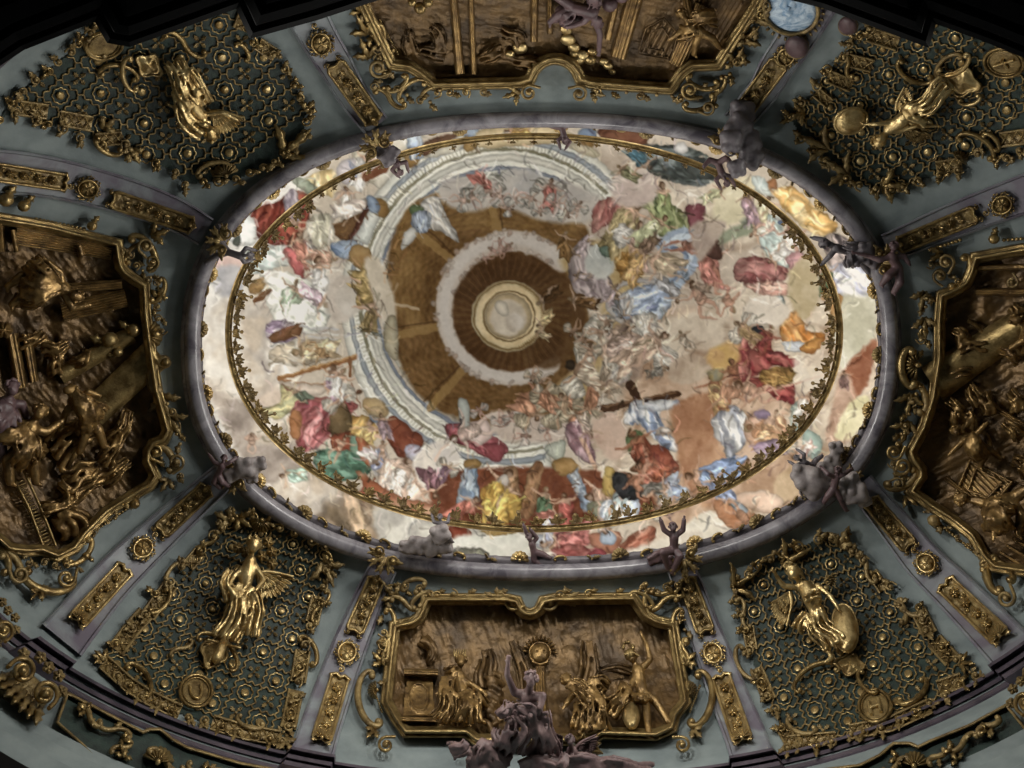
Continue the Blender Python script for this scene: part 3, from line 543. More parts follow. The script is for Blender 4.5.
# brown rocks and the winged grey-white figure, lower right
area([(672, 410), (700, 392), (720, 400), (716, 440), (724, 470), (700, 500), (684, 480), (676, 440)], (194, 140, 104), (170, 114, 82), soft=4, fine=False); area([(690, 470), (712, 440), (730, 470), (716, 500), (700, 506)], (204, 156, 120), (180, 126, 94), soft=4)
area([(712, 420), (728, 404), (744, 412), (750, 430), (744, 446), (734, 456), (738, 470), (728, 466), (722, 446), (714, 436)], (150, 158, 178), (214, 218, 226), folds=(80, 4, .2), sd=6); painted_person(716, 388, 30, -110, skin=(186, 116, 84), cloth=(190, 150, 100), seed=52); oval_p(716, 374, 8, 8, 0, (106, 126, 140), (200, 160, 80)); painted_person(730, 474, 44, -40, skin=(212, 160, 130), seed=53); painted_person(704, 476, 36, 180, skin=(214, 166, 138), cloth=(110, 136, 186), seed=54)
area([(744, 420), (764, 410), (778, 430), (770, 448), (750, 446)], (206, 170, 150), (190, 146, 124)); painted_person(764, 434, 40, -160, skin=(210, 150, 110), cloth=(196, 150, 110), seed=55); area([(756, 444), (776, 440), (790, 452), (770, 458), (756, 454)], (150, 128, 160), (196, 178, 190), folds=(10, 4, .1)); oval_p(762, 414, 8, 5, 0, (150, 130, 170)); area([(792, 405), (806, 398), (806, 420), (800, 436), (790, 424)], (124, 146, 144), (180, 192, 184), folds=(70, 4, .2)); painted_person(806, 404, 28, -60, cloth=(206, 190, 180), seed=56)
# crimson group with gold cloth
area([(720, 350), (740, 342), (760, 352), (780, 352), (800, 362), (792, 368), (772, 366), (756, 376), (736, 380)], (142, 54, 62), (180, 92, 90), folds=(35, 5, .25), sd=7); area([(738, 342), (748, 340), (750, 376), (738, 382), (734, 360)], (156, 66, 72), (206, 130, 120), folds=(90, 4, .2)); area([(750, 378), (790, 380), (794, 404), (776, 398), (760, 388)], (136, 46, 56), (166, 76, 76), folds=(30, 4, .2)); area([(762, 370), (792, 368), (790, 384), (764, 386)], (186, 146, 78), (142, 104, 56), folds=(10, 2, .2)); area([(710, 350), (736, 340), (738, 362), (720, 370), (708, 362)], (218, 176, 92), (206, 160, 100), soft=4)
area([(780, 320), (800, 310), (806, 330), (824, 334), (818, 350), (796, 344), (784, 342)], (200, 120, 48), (226, 160, 90), folds=(50, 4, .3), sd=8); area([(784, 342), (804, 342), (806, 350), (788, 352)], (196, 206, 222)); area([(800, 346), (822, 336), (816, 352), (806, 354)], (206, 140, 66), (176, 104, 44)); area([(749, 330), (763, 326), (764, 340), (752, 338)], (62, 70, 88), (44, 50, 64)); oval_p(774, 303, 12, 9, 0, (92, 118, 130), (120, 142, 150)); oval_p(760, 315, 9, 7, 0, (206, 200, 196), (160, 140, 124)); area([(744, 306), (770, 294), (790, 310), (780, 326), (762, 324)], (206, 196, 184), (224, 214, 204), soft=3)
painted_person(734, 374, 30, -100, skin=(180, 120, 90), seed=57); painted_person(766, 338, 26, -60, skin=(166, 90, 74), cloth=(150, 64, 64), seed=58); painted_person(730, 392, 36, 190, skin=(206, 150, 120), seed=59); painted_person(752, 390, 34, 200, skin=(214, 166, 140), seed=60); brush([(752, 396), (828, 374)], 2, (214, 160, 140)); brush([(798, 362), (810, 382), (828, 372)], 10, (214, 204, 192), .8, 4)
# upper right: mauve cloak, green, white, orange
area([(736, 262), (754, 256), (772, 260), (790, 270), (782, 280), (756, 286), (742, 284), (734, 276)], (130, 70, 74), (174, 118, 116), folds=(20, 4, .3), sd=9); area([(746, 284), (786, 282), (786, 296), (760, 294)], (196, 140, 128), (214, 170, 156), folds=(20, 3, .1)); painted_person(708, 262, 34, -100, skin=(196, 130, 110), cloth=(166, 100, 92), seed=61); painted_person(700, 296, 34, -120, skin=(206, 156, 134), seed=62); painted_person(728, 300, 26, 60, skin=(210, 150, 126), seed=63)
brush([(706, 244), (728, 236), (752, 226)], 12, (122, 142, 118), .8, 3); area([(700, 240), (716, 240), (722, 258), (706, 256)], (116, 76, 66), (90, 60, 56)); area([(736, 204), (756, 206), (770, 216), (742, 224)], (150, 162, 152), (120, 136, 124)); area([(716, 190), (750, 176), (760, 196), (740, 222), (716, 222)], (206, 198, 164), (222, 214, 184), soft=5); area([(692, 225), (726, 222), (710, 250), (698, 260)], (186, 168, 156), (166, 148, 140), soft=4)
area([(762, 220), (778, 214), (784, 230), (790, 262), (780, 266), (762, 246)], (176, 200, 202), (206, 220, 220), folds=(70, 4, .1)); oval_p(782, 222, 4, 3, 0, (92, 120, 168)); painted_person(790, 238, 30, -90, cloth=(214, 204, 196), seed=64, skin=(206, 150, 130)); painted_person(764, 206, 22, -60, cloth=(206, 190, 150), seed=65); area([(786, 258), (800, 252), (806, 264), (792, 270)], (206, 150, 160)); area([(790, 270), (810, 256), (820, 290), (806, 320), (790, 300)], (186, 168, 130), (200, 186, 156), soft=4)
area([(775, 190), (792, 186), (808, 200), (826, 214), (838, 226), (830, 236), (812, 234), (796, 220), (780, 204)], (216, 166, 92), (244, 212, 150), folds=(40, 5, .25), sd=10); area([(768, 180), (776, 178), (776, 190), (766, 186)], (176, 112, 70)); area([(752, 176), (766, 180), (772, 196), (756, 190)], (186, 206, 212), (206, 220, 222))
area([(640, 146), (690, 148), (720, 166), (712, 182), (688, 186), (650, 172)], (66, 76, 80), (110, 124, 130), folds=(10, 4, .3), sd=11); oval_p(681, 148, 7, 6, 0, (206, 208, 214)); oval_p(700, 168, 20, 10, 20, (58, 66, 70), (90, 100, 104))
# right rim: shaded group, white sleeve, green sky, red-brown
area([(824, 236), (848, 238), (862, 262), (844, 276), (828, 262)], (96, 88, 96), (186, 170, 170), folds=(60, 5, .3), sd=12); area([(830, 266), (870, 268), (876, 300), (850, 298), (832, 290)], (176, 182, 214), (226, 228, 238), folds=(30, 5, .2), sd=13)
area([(832, 300), (856, 296), (876, 296), (876, 336), (850, 372), (836, 360)], (190, 190, 168), (214, 214, 196), soft=6, fine=False); area([(826, 300), (842, 296), (836, 326)], (190, 140, 84)); area([(876, 338), (872, 370), (860, 394), (846, 396), (842, 372)], (150, 82, 58), (172, 106, 80), soft=3); area([(842, 372), (856, 396), (850, 440), (826, 440), (834, 400)], (176, 136, 116), (206, 170, 150), soft=4); area([(846, 408), (866, 394), (868, 420), (850, 440), (836, 436)], (214, 208, 160), (236, 230, 190), soft=3, fine=False)
area([(776, 478), (800, 462), (806, 480), (790, 500), (776, 496)], (176, 146, 112), (196, 168, 134), soft=3); area([(726, 498), (760, 490), (784, 500), (770, 514), (744, 506)], (206, 170, 150), (226, 196, 176)); area([(690, 520), (710, 511), (726, 520), (730, 530), (700, 545), (680, 540)], (206, 200, 186), (230, 226, 214), soft=3); area([(712, 500), (750, 508), (756, 522), (730, 528)], (176, 112, 76), (196, 136, 100)); oval_p(740, 508, 10, 5, 30, (150, 170, 190)); painted_person(742, 516, 24, 40, skin=(212, 156, 126), seed=66); area([(806, 430), (822, 440), (816, 460), (804, 450)], (150, 180, 176))
# below the gilt ring: clouds, masonry, drapery
area([(450, 526), (470, 530), (470, 540), (452, 538)], (150, 66, 50)); area([(450, 540), (500, 532), (524, 534), (526, 556), (470, 560)], (206, 212, 206), (224, 226, 222), soft=4); area([(480, 530), (520, 530), (500, 536)], (186, 150, 84)); area([(456, 548), (484, 550), (486, 560), (456, 560)], (116, 118, 112))
area([(536, 535), (560, 534), (556, 546), (538, 548)], (176, 186, 208)); painted_person(562, 540, 42, 170, skin=(224, 180, 156), cloth=(170, 96, 96), seed=67); area([(552, 548), (580, 544), (592, 556), (560, 562)], (150, 74, 76), (180, 104, 104), folds=(10, 4, .1)); area([(590, 534), (620, 532), (616, 552), (596, 550)], (176, 112, 90)); oval_p(608, 538, 9, 8, 0, (156, 178, 208)); area([(586, 556), (600, 548), (606, 556)], (160, 66, 80)); area([(620, 545), (640, 530), (656, 528), (650, 545), (628, 552)], (150, 82, 66), (180, 116, 96), folds=(-30, 3, .15)); area([(600, 560), (640, 546), (700, 530), (690, 556), (600, 570)], (222, 214, 200), (206, 198, 186), soft=4)
painted_person(660, 490, 30, 170, skin=(212, 160, 132), cloth=(160, 176, 206), seed=68); painted_person(684, 494, 26, 10, skin=(212, 166, 140), cloth=(140, 160, 200), seed=69); painted_person(716, 484, 24, 250, cloth=(120, 140, 190), seed=70); oval_p(251, 438, 6, 4, 0, (222, 180, 160)); painted_person(252, 441, 16, -90, skin=(224, 186, 166), seed=71); painted_person(292, 476, 24, 180, skin=(222, 186, 160), cloth=(150, 190, 176), seed=72)
# many more small figures crowd the clouds
r_ = random.Random(41)
for k in range(46):
    a = r_.uniform(0, 2 * PI); q = r_.uniform(.60, 1.0); x, y = 541 + 330 * q * math.cos(a), 346 + 208 * q * math.sin(a)
    if np.hypot((x - 505) / 165, (y - 305) / 165) < 1 and x < 600: continue
    if x < 285 and r_.random() < .75: continue
    i, j = int(y - FY0), int(x - FX0); c = CAN[i, j]; f = r_.uniform(.55, 1.25)
    if np.ptp(c) > 62: continue
    painted_person(x, y, r_.uniform(15, 27), r_.uniform(0, 360), tuple(np.clip(np.array((216, 172, 144)) * r_.uniform(.8, 1.08), 0, 240)), cloth=tuple(np.clip(c * f + np.array([r_.uniform(-26, 26), r_.uniform(-20, 16), r_.uniform(-30, 30)]), 30, 240)), seed=k, wings=(206, 200, 190) if r_.random() < .25 else None)
for k in range(22):
    x, y = r_.uniform(540, 700), r_.uniform(230, 440)
    i, j = int(y - FY0), int(x - FX0); c = CAN[i, j]
    painted_person(x, y, r_.uniform(12, 22), r_.uniform(0, 360), tuple(np.clip(np.array((212, 176, 148)) * r_.uniform(.85, 1.05), 0, 240)), cloth=tuple(np.clip(c * r_.uniform(.7, 1.15), 30, 240)), seed=k)
# broken brush strokes that follow the local colour, a wavering hand, the grain of the plaster
r_ = random.Random(99); noi = vnoise(GX, GY, 26, 120, 2)
busy = np.abs(CAN - np.roll(CAN, 9, 0)).sum(2) + np.abs(CAN - np.roll(CAN, 9, 1)).sum(2)
for k in range(4200):
    x = r_.uniform(200, 880); y = r_.uniform(115, 570)
    if np.hypot((x - 505) / 112, (y - 312) / 108) < 1 and x < 590: continue
    i, j = int(y - FY0), int(x - FX0)
    if busy[i, j] < 80: continue
    th = noi[i, j] * 5 + r_.uniform(-.5, .5); L = r_.uniform(3, 9); c = CAN[i, j]; f = r_.choice((.58, .68, .78, 1.14, 1.26, 1.36))
    cc = np.clip(c * f + (r_.uniform(-8, 8), r_.uniform(-8, 6), r_.uniform(-10, 12)), 20, 246)
    dx, dy = math.cos(th) * L, math.sin(th) * L; w_ = r_.uniform(-.5, .5)
    brush([(x - dx, y - dy), (x - dy * w_, y + dx * w_), (x + dx, y + dy)], r_.uniform(.7, 2.6), cc, r_.uniform(.35, .8), 1.0, True)
def sample(X, Y):
    X = np.clip(X - FX0, 0, GX.shape[1] - 1.01); Y = np.clip(Y - FY0, 0, GX.shape[0] - 1.01); i = Y.astype(int); j = X.astype(int); u = (X - j)[..., None]; v = (Y - i)[..., None]
    return (CAN[i, j] * (1 - u) + CAN[i, j + 1] * u) * (1 - v) + (CAN[i + 1, j] * (1 - u) + CAN[i + 1, j + 1] * u) * v
bz = np.clip(busy / 120, 0, 1); bz = (bz + np.roll(bz, 4, 0) + np.roll(bz, -4, 1) + np.roll(bz, -4, 0) + np.roll(bz, 4, 1)) / 5
arch = (np.hypot((GX - 505) / 172, (GY - 305) / 172) < 1) & (GX < 590); am = np.where(arch, .35, 1.0) * (.3 + .7 * bz)
CAN = sample(GX + am * (1.2 * vnoise(GX, GY, 7, 130, 2) + .7 * vnoise(GX, GY, 3, 131, 1)), GY + am * (1.2 * vnoise(GX, GY, 7, 132, 2) + .7 * vnoise(GX, GY, 3, 133, 1)))
rid = (1 - np.abs(vnoise(GX, GY, 9, 140, 2)) * 3) * (.25 + bz)
CAN += 5 * np.where(arch, .4, 1)[..., None] * rid[..., None]
CAN += (6 * vnoise(GX, GY, 2.6, 90, 2) + 6 * vnoise(GX, GY, 40, 91, 3))[..., None]
g_ = CAN.mean(2, keepdims=True); CAN = g_ + (CAN - g_) * .62; CAN = 132 + (CAN - 132) * 1.14 + np.array([1, -1, -6])
col = lin(np.clip(CAN, 4, 250)); col = np.clip(col * .98, 0, .93)
fresco = thing('ceiling_fresco', 'bright painted oval ceiling with clouds, draped figures and a painted drum, above the gilt ring', 'painting', W(534, 333, DF))
mb = MB(); mb.grid(W(GX, GY, DF)[:, :, :]); mb.build('painted_plaster', PAINT, fresco, False, col=np.concatenate([col.reshape(-1, 3), np.ones((col.size // 3, 1))], 1))
# ------------------------------------------------------------------ the room
def shade_flip(o): pass
t = np.linspace(0, 2 * PI, 241)[:-1]
S_ = np.concatenate([np.linspace(-.012, 0, 3), np.linspace(.02, 1.17, 44)])
mb = MB(); mb.grid(np.stack([W(*lvl_xy(s, t), sdep(s)) for s in S_]), cv=True)
mb.build('ceiling', STUCCO, kind='structure')
# wall under the vault: a frieze, then plain walls down to the floor
sw = 1.17; base = W(*lvl_xy(sw, t), sdep(sw)); 
def wallring(k, z): 
    c = base.mean(0); q = base.copy(); q[:, :2] = c[:2] + (q[:, :2] - c[:2]) * k; q[:, 2] = z; return q
mb = MB(); mb.grid(np.stack([base, wallring(1.0, 10.3), wallring(1.04, 10.2), wallring(1.04, 0)]), cv=True); mb.build('wall_lower', STUCCO, kind='structure', smooth=False)
mb = MB(); mb.grid(np.stack([wallring(1.08, 0), wallring(.01, 0)]), cv=True); mb.build('floor', FLOORM, kind='structure')
# lit chamber above the oval eye: ledge, wall, flat ceiling that carries the fresco
eye = W(*lvl_xy(-.012, t), D0 - 0.0); ec = eye.mean(0)
def drum(k, D): q = eye.copy(); q[:, :2] = ec[:2] + (q[:, :2] - ec[:2]) * k; q[:, 2] = D + CZ; return q
mb = MB(); mb.grid(np.stack([drum(1.0, D0), drum(1.0, D0 + .5), drum(1.54, D0 + .5), drum(1.54, DF + .1), drum(.01, DF + .12)]), cv=True)
mb.build('wall_upper_chamber', PLASTER, kind='structure', smooth=False)
# rounded marble moulding around the eye
mb = MB(); x, y = lvl_xy(-.028, t); R_ = .155
P = W(x, y, D0 - .05); tube3(mb, P, R_, 12, True)
mb.grid(np.stack([W(*lvl_xy(.012, t), D0), W(*lvl_xy(.012, t), D0 - .07), W(*lvl_xy(.0, t), D0 - .1)]), cv=True)
mb.build('trim_1', TUBE, kind='structure')
mb = MB(); mb.grid(np.stack([W(*lvl_xy(-.045, t), D0), W(*lvl_xy(-.045, t), D0 + .12), W(*lvl_xy(-.06, t), D0 + .2), W(*lvl_xy(-.062, t), D0 + .5)]), cv=True)
mb.build('trim_2', LILAC, kind='structure')
# gilded lip inside it, with little shells and leaves
DL = D0 + .12; LM = LEVEL(DL)
lip = thing('oval_surround', 'gilded carved rim with small shells lining the inside of the oval opening', 'rim', W(541, 345, DL))
mb = MB(); tt = np.linspace(0, 2 * PI, 481)[:-1]; wob = .004 * np.sin(tt * 90)
xa, ya = lvl_xy(-.052, tt); xb, yb = oval(540.5, 343, 343, 220, 2.35, tt); xc, yc = oval(540, 341.5, 338, 215, 2.35, tt)
wv = 1.6 * np.sin(tt * 120) + 1.2 * np.sin(tt * 47)
mb.grid(np.stack([W(xa, ya, DL + .1), W(xa, ya, DL), W(xb, yb, DL - .05), W(xc + wv * .5 * np.cos(tt), yc + wv * .5 * np.sin(tt), DL), W(xc, yc, DL + .3)]), cv=True)
mb.build('carved_band', PUTTOG, lip)
NR = 84
for k in range(NR):
    a = 2 * PI * (k + .5) / NR; x, y = oval(540, 342, 341, 218, 2.33, np.array(a)); x, y = float(x), float(y); an = math.atan2(346 - y, 541 - x)
    mb = MB()
    if k % 3 == 0: shell(mb, LM, x, y, an, 8.5, 3.6, 7, .03, .1); mb.build('shell', GOLDB if k % 2 else OLDG, lip)
    elif k % 3 == 1:
        leaf(mb, LM, x, y, an + 1.35, 10, 4, .2); leaf(mb, LM, x, y, an - .6, 7, 3, -.2); ball(mb, LM, x, y, 1.6, .06); mb.build('leaf_spray', OLDG, lip)
    else: scroll(mb, LM, (x + 5 * math.sin(an), y - 5 * math.cos(an)), (x - 5 * math.sin(an), y + 5 * math.cos(an)), 1.2, 1, 'C', .04); mb.build('small_scroll', GOLD, lip)
# gilt ring hung in the opening
DRG = 16.8; RM = LEVEL(DRG)
ring = thing('gilded_crown_ring', 'large gilded oval ring set with leaf sprays, held by stucco cherubs before the fresco', 'ring', W(534, 333, DRG))
rx, ry = oval(534, 332.5, 306, 197, 2.05, tt)
P = W(rx, ry, DRG); Nn = np.stack([np.cos(tt), np.sin(tt)], 1)
def ringoff(d, dz): return np.stack([P[:, 0] + Nn[:, 0] * d, P[:, 1] + Nn[:, 1] * d, P[:, 2] + dz], 1)
mb = MB(); mb.grid(np.stack([ringoff(*q) for q in ((-.055, -.04), (-.02, -.07), (.025, -.07), (.055, -.04), (.055, .06), (-.02, .09), (-.055, .06), (-.055, -.04))]), cv=True)
hoop = mb.build('hoop', GOLD, ring)
mb = MB(); tube3(mb, ringoff(-.07, .0), .018, 5, True); mb.build('beading', GOLD, hoop)
rg = random.Random(3)
NS = 96
for k in range(NS):
    a = 2 * PI * (k + rg.uniform(-.2, .2)) / NS; x, y = oval(534, 332.5, 306, 197, 2.05, np.array(a)); x, y = float(x), float(y)
    an = math.atan2(332 - y, 534 - x); mb = MB()
    big = 1.0 if 0.05 < a < PI - .05 or a > 5.7 or a < 3.9 else .45
    UM = LEVEL(DRG - .02); dx, dy = math.cos(an), math.sin(an)
    for q in range(4):
        t_ = an + (q - 1.5) * .7 + rg.uniform(-.2, .2); l = rg.uniform(7, 12) * big
        leaf(mb, UM, x + dx * 5, y + dy * 5, t_, l, 4.2 * big, rg.uniform(-.3, .3), .02, .05, 2, .06)
    ph = rg.uniform(9, 19) * big
    tube(mb, UM, [(x + dx * 2, y + dy * 2), (x + dx * ph * .6 + rg.uniform(-2, 2), y + dy * ph * .6), (x + dx * ph, y + dy * ph)], .8, .02)
    ball(mb, UM, x + dx * ph, y + dy * ph, 1.9 * big + .3, .04, n=6); ball(mb, UM, x + dx * 6 - dy * 4, y + dy * 6 + dx * 4, 1.8 * big, .06, n=6)
    mb.build('leaf_spray', OLDG if k % 3 else GOLD, ring)
# ------------------------------------------------------------------ eight ribs of veined marble
RIBS = [
 ([(206, 232), (178, 216), (140, 201), (88, 186), (40, 176), (-10, 172), (-70, 178)], 15, 24),
 ([(376, 126), (352, 94), (336, 66), (320, 40), (303, 8), (286, -30)], 14, 22),
 ([(735, 124), (762, 92), (776, 68), (792, 45), (812, 12), (832, -24)], 14, 22),
 ([(886, 248), (912, 238), (945, 224), (1000, 203), (1050, 186), (1100, 174)], 14, 22),
 ([(226, 474), (200, 497), (172, 522), (143, 549), (110, 582), (80, 618), (62, 640)], 14, 25),
 ([(384, 566), (370, 596), (358, 625), (346, 655), (332, 694), (318, 735), (308, 768)], 14, 22),
 ([(680, 566), (692, 596), (702, 625), (713, 653), (728, 693), (745, 735), (756, 768)], 14, 22),
 ([(860, 484), (880, 508), (902, 535), (925, 563), (955, 592), (990, 628), (1020, 660)], 14, 25)]
for n_, (pl, w0, w1) in enumerate(RIBS):
    p = smooth(pl, 8); q = np.gradient(p, axis=0); q /= np.linalg.norm(q, axis=1)[:, None]; nn = np.stack([-q[:, 1], q[:, 0]], 1)
    w = np.linspace(w0, w1, len(p))[:, None]
    mb = MB(); G = []
    for k, h in ((-1.02, 0), (-1, .12), (-.9, .15), (-.84, .10), (-.6, .1), (-.2, .1), (.2, .1), (.6, .1), (.84, .10), (.9, .15), (1, .12), (1.02, 0)):
        z = p + nn * w * k; G.append(COVE(z[:, 0], z[:, 1], h))
    mb.grid(np.stack(G)); mb.build(f'trim_{n_ + 3}', VIOLET, kind='structure', smooth=False)
# gilt plaques on the ribs
WH = ['on the left rib above the left relief', 'on the rib left of the top relief', 'on the rib right of the top relief', 'on the right rib above the right relief', 'on the left rib below the left relief', 'on the rib left of the bottom relief', 'on the rib right of the bottom relief', 'on the right rib below the right relief']
def along(p0, p1): 
    d = np.array(p1, float) - p0; L = np.hypot(*d); d = d / L; n = np.array([-d[1], d[0]]); return (lambda u, v: tuple(np.array(p0) + d * u + n * v)), L, math.atan2(d[1], d[0])
def plaque(p0, p1, w, bright, label, group, outer):
    A, L, an = along(p0, p1); g = GOLDB if bright else GOLD
    o = thing('rib_plaque', label, 'ornament', COVE(*A(L / 2, 0), .12), group)
    out = [A(0, -w * .4), A(w * .25, -w), A(w * .5, -w * .9), A(L - w * .4, -w), A(L, -w * .7), A(L - w * .25, 0), A(L, w * .7), A(L - w * .4, w), A(w * .5, w * .9), A(w * .25, w), A(0, w * .4), A(w * .3, 0)]
    mb = MB(); field(mb, COVE, out, lambda X, Y: .15 + .025 * vnoise(X, Y, 3.2, 5, 2), 1.4); mb.build('panel_ground', OLDG, o)
    mb = MB(); mould(mb, COVE, out, [(1.2, .1), (1.2, .2), (-.2, .23), (-1.6, .2), (-2.4, .14)]); mb.build('moulded_frame', g, o)
    k = 4 if outer else 3
    for i in range(k):
        u = L * (.16 + .72 * i / k) + 2; mb = MB(); rosette(mb, COVE, *A(u, 0), w * .52, 7, .16, .09, i); mb.build('flower', g, o)
        if i < k:
            mb = MB(); s = 1 if i % 2 else -1; spiral(mb, COVE, *A(u + L * .36 / k, s * w * .38), w * .3, an + 1, 1.2, s, .9, .18); leaf(mb, COVE, *A(u + L * .3 / k, -s * w * .3), an + .5 * s, w * .7, w * .4, .2, .16, .06); mb.build('tendril', g, o)
    mb = MB()
    if outer:
        shell(mb, COVE, *A(L - 4, 0), an + PI, w * .95, 3.4, 9, .18, .16)
        for s in (-1, 1): leaf(mb, COVE, *A(L - 3, s * 3), an + s * .8, w * .9, w * .5, s * .3, .16, .12)
        mb.build('shell', g, o)
    else:
        for s in (-1, 1): spiral(mb, COVE, *A(L + 2, s * w * .7), w * .32, an + PI / 2 * s, 1.1, -s, 1.1, .16)
        leaf(mb, COVE, *A(4, 0), an + PI, w * .9, w * .7, .1, .18, .12); ball(mb, COVE, *A(3, 0), 2.6, .24); mb.build('leaf_end', g, o)
def roundel(x, y, R, an, label, bright=False, tail=1):
    o = thing('rib_rosette', label, 'ornament', COVE(x, y, .12), 'round gilt rosettes on the ribs'); g = GOLDB if bright else GOLD
    mb = MB(); disc(mb, COVE, x, y, R * .68, .1, .07, 1.15, an); rosette(mb, COVE, x, y, R * .6, 6, .16, .05, .3, .22); mb.build('boss', g, o)
    mb = MB(); ringo(mb, COVE, x, y, R * .72, 1.1, .2, 1.15, an)
    for k in range(14):
        a = 2 * PI * k / 14; leaf(mb, COVE, x + R * .7 * math.cos(a), y + R * .7 * math.sin(a), a + .4, R * .5, 3, .5, .12, .08)
        if k % 2: ball(mb, COVE, x + R * 1.08 * math.cos(a), y + R * 1.08 * math.sin(a), 1.3, .16)
    mb.build('leaf_border', g, o)
    mb = MB(); spiral(mb, COVE, x + R * 1.5 * math.cos(an), y + R * 1.5 * math.sin(an), 3.4, an + PI, 1.2, tail, 1, .16, 3); mb.build('curl', g, o)
PL = [((193, 226), (112, 199), 9, 0, 0), ((68, 183), (-12, 171), 9, 0, 1),
      ((375, 122), (334, 64), 10, 0, 0), 
      ((737, 120), (780, 62), 10, 0, 0), 
      ((898, 246), (976, 214), 9, 0, 0), 
      ((208, 488), (160, 532), 9, 0, 0), ((127, 567), (76, 622), 10, 1, 1),
      ((377, 578), (354, 632), 9, 0, 0), ((341, 674), (321, 741), 10, 1, 1),
      ((686, 578), (706, 632), 9, 0, 0), ((720, 674), (743, 741), 10, 1, 1),
      ((870, 500), (910, 547), 9, 0, 0), ((943, 582), (1002, 638), 11, 1, 1)]
RI = [0, 0, 1, 2, 3, 4, 4, 5, 5, 6, 6, 7, 7]
for (p0, p1, w, b, outer), ri in zip(PL, RI):
    plaque(p0, p1, w, b, ('long gilt plaque nearest the cornice ' if outer else 'gilt plaque nearest the opening ') + WH[ri], 'gilt plaques on the ribs', outer)
for (x, y, R), an, ri in (((88, 189, 12), 3.3, 0), ((321, 44, 13), -1.9, 1), ((786, 57, 11), -.8, 2), ((1002, 205, 12), 2.7, 3), ((143, 548, 12), -.8, 4), ((347, 652, 12), 1.9, 5), ((713, 653, 12), 1.2, 6), ((926, 563, 12), -2.3, 7)):
    roundel(x, y, R, an, 'round gilt rosette ' + WH[ri], ri > 3)
# ------------------------------------------------------------------ cornice at the foot of the vault
mb = MB(); tc = np.linspace(0, 2 * PI, 1441)[:-1]; jut = np.zeros(len(tc))
def ang_of(x, y): 
    X, Y = lvl_xy(1.0, tc); return int(np.argmin((X - x) ** 2 + (Y - y) ** 2))
for (x, y), hw in (((68, 632), 24), ((312, 752), 24), ((752, 752), 24), ((1000, 640), 26), ((285, -30), 60), ((832, -30), 60), ((-60, 180), 26), ((1110, 170), 26)):
    X, Y = lvl_xy(1.0, tc); jut[np.hypot(X - X[ang_of(x, y)], Y - Y[ang_of(x, y)]) < hw] = 1
prof = [(1.06, 11.75), (1.024, 11.66), (1.016, 11.6), (1.016, 11.5), (1.03, 11.44), (1.044, 11.52), (1.054, 11.52), (1.058, 11.36), (1.076, 11.28), (1.09, 11.38), (1.1, 11.36), (1.104, 11.2), (1.12, 11.14), (1.125, 11.1), (1.15, 11.06), (1.175, 11.0)]
G = []
for s, D in prof:
    s += .012 * (s < 1.1); x, y = lvl_xy(s, tc); x2, y2 = lvl_xy(s - .034, tc)
    j = jut * (s < 1.15); G.append(W(x, y, D) * (1 - j)[:, None] + W(x2, y2, D) * j[:, None])
mb.grid(np.stack(G), cv=True); mb.build('trim_11', LILAC, kind='structure', smooth=False)
# ------------------------------------------------------------------ four green diaper panels with gilt borders
def bil(q, u, v):
    q = np.asarray(q, float); u = np.asarray(u, float)[..., None]; v = np.asarray(v, float)[..., None]
    return (q[0] * (1 - u) + q[1] * u) * (1 - v) + (q[3] * (1 - u) + q[2] * u) * v
def edgewise(poly, i0, i1): return np.asarray(poly[i0:i1 + 1], float)
def lattice_strip(mb, mb2, p, w, h=.06):
    """border piece: raised flat with rims and a crossed net on it"""
    p = dense(p, 4); 
    t = np.gradient(p, axis=0); t /= np.linalg.norm(t, axis=1)[:, None] + 1e-9; n = np.stack([-t[:, 1], t[:, 0]], 1)
    G = []
    for k, hh in ((-1.05, 0), (-1, h + .05), (-.8, h + .07), (-.7, h), (.7, h), (.8, h + .07), (1, h + .05), (1.05, 0)):
        q = p + n * w * k; G.append(COVE(q[:, 0], q[:, 1], hh))
    mb.grid(np.stack(G))
    L = len(p)
    for i in range(0, L - 2, 2):
        a, b = p[i] - n[i] * w * .7, p[min(L - 1, i + 2)] + n[min(L - 1, i + 2)] * w * .7
        c, d = p[i] + n[i] * w * .7, p[min(L - 1, i + 2)] - n[min(L - 1, i + 2)] * w * .7
        tube(mb2, COVE, [a, (a + b) / 2, b], .55, h + .03, 4); tube(mb2, COVE, [c, (c + d) / 2, d], .55, h + .03, 4)
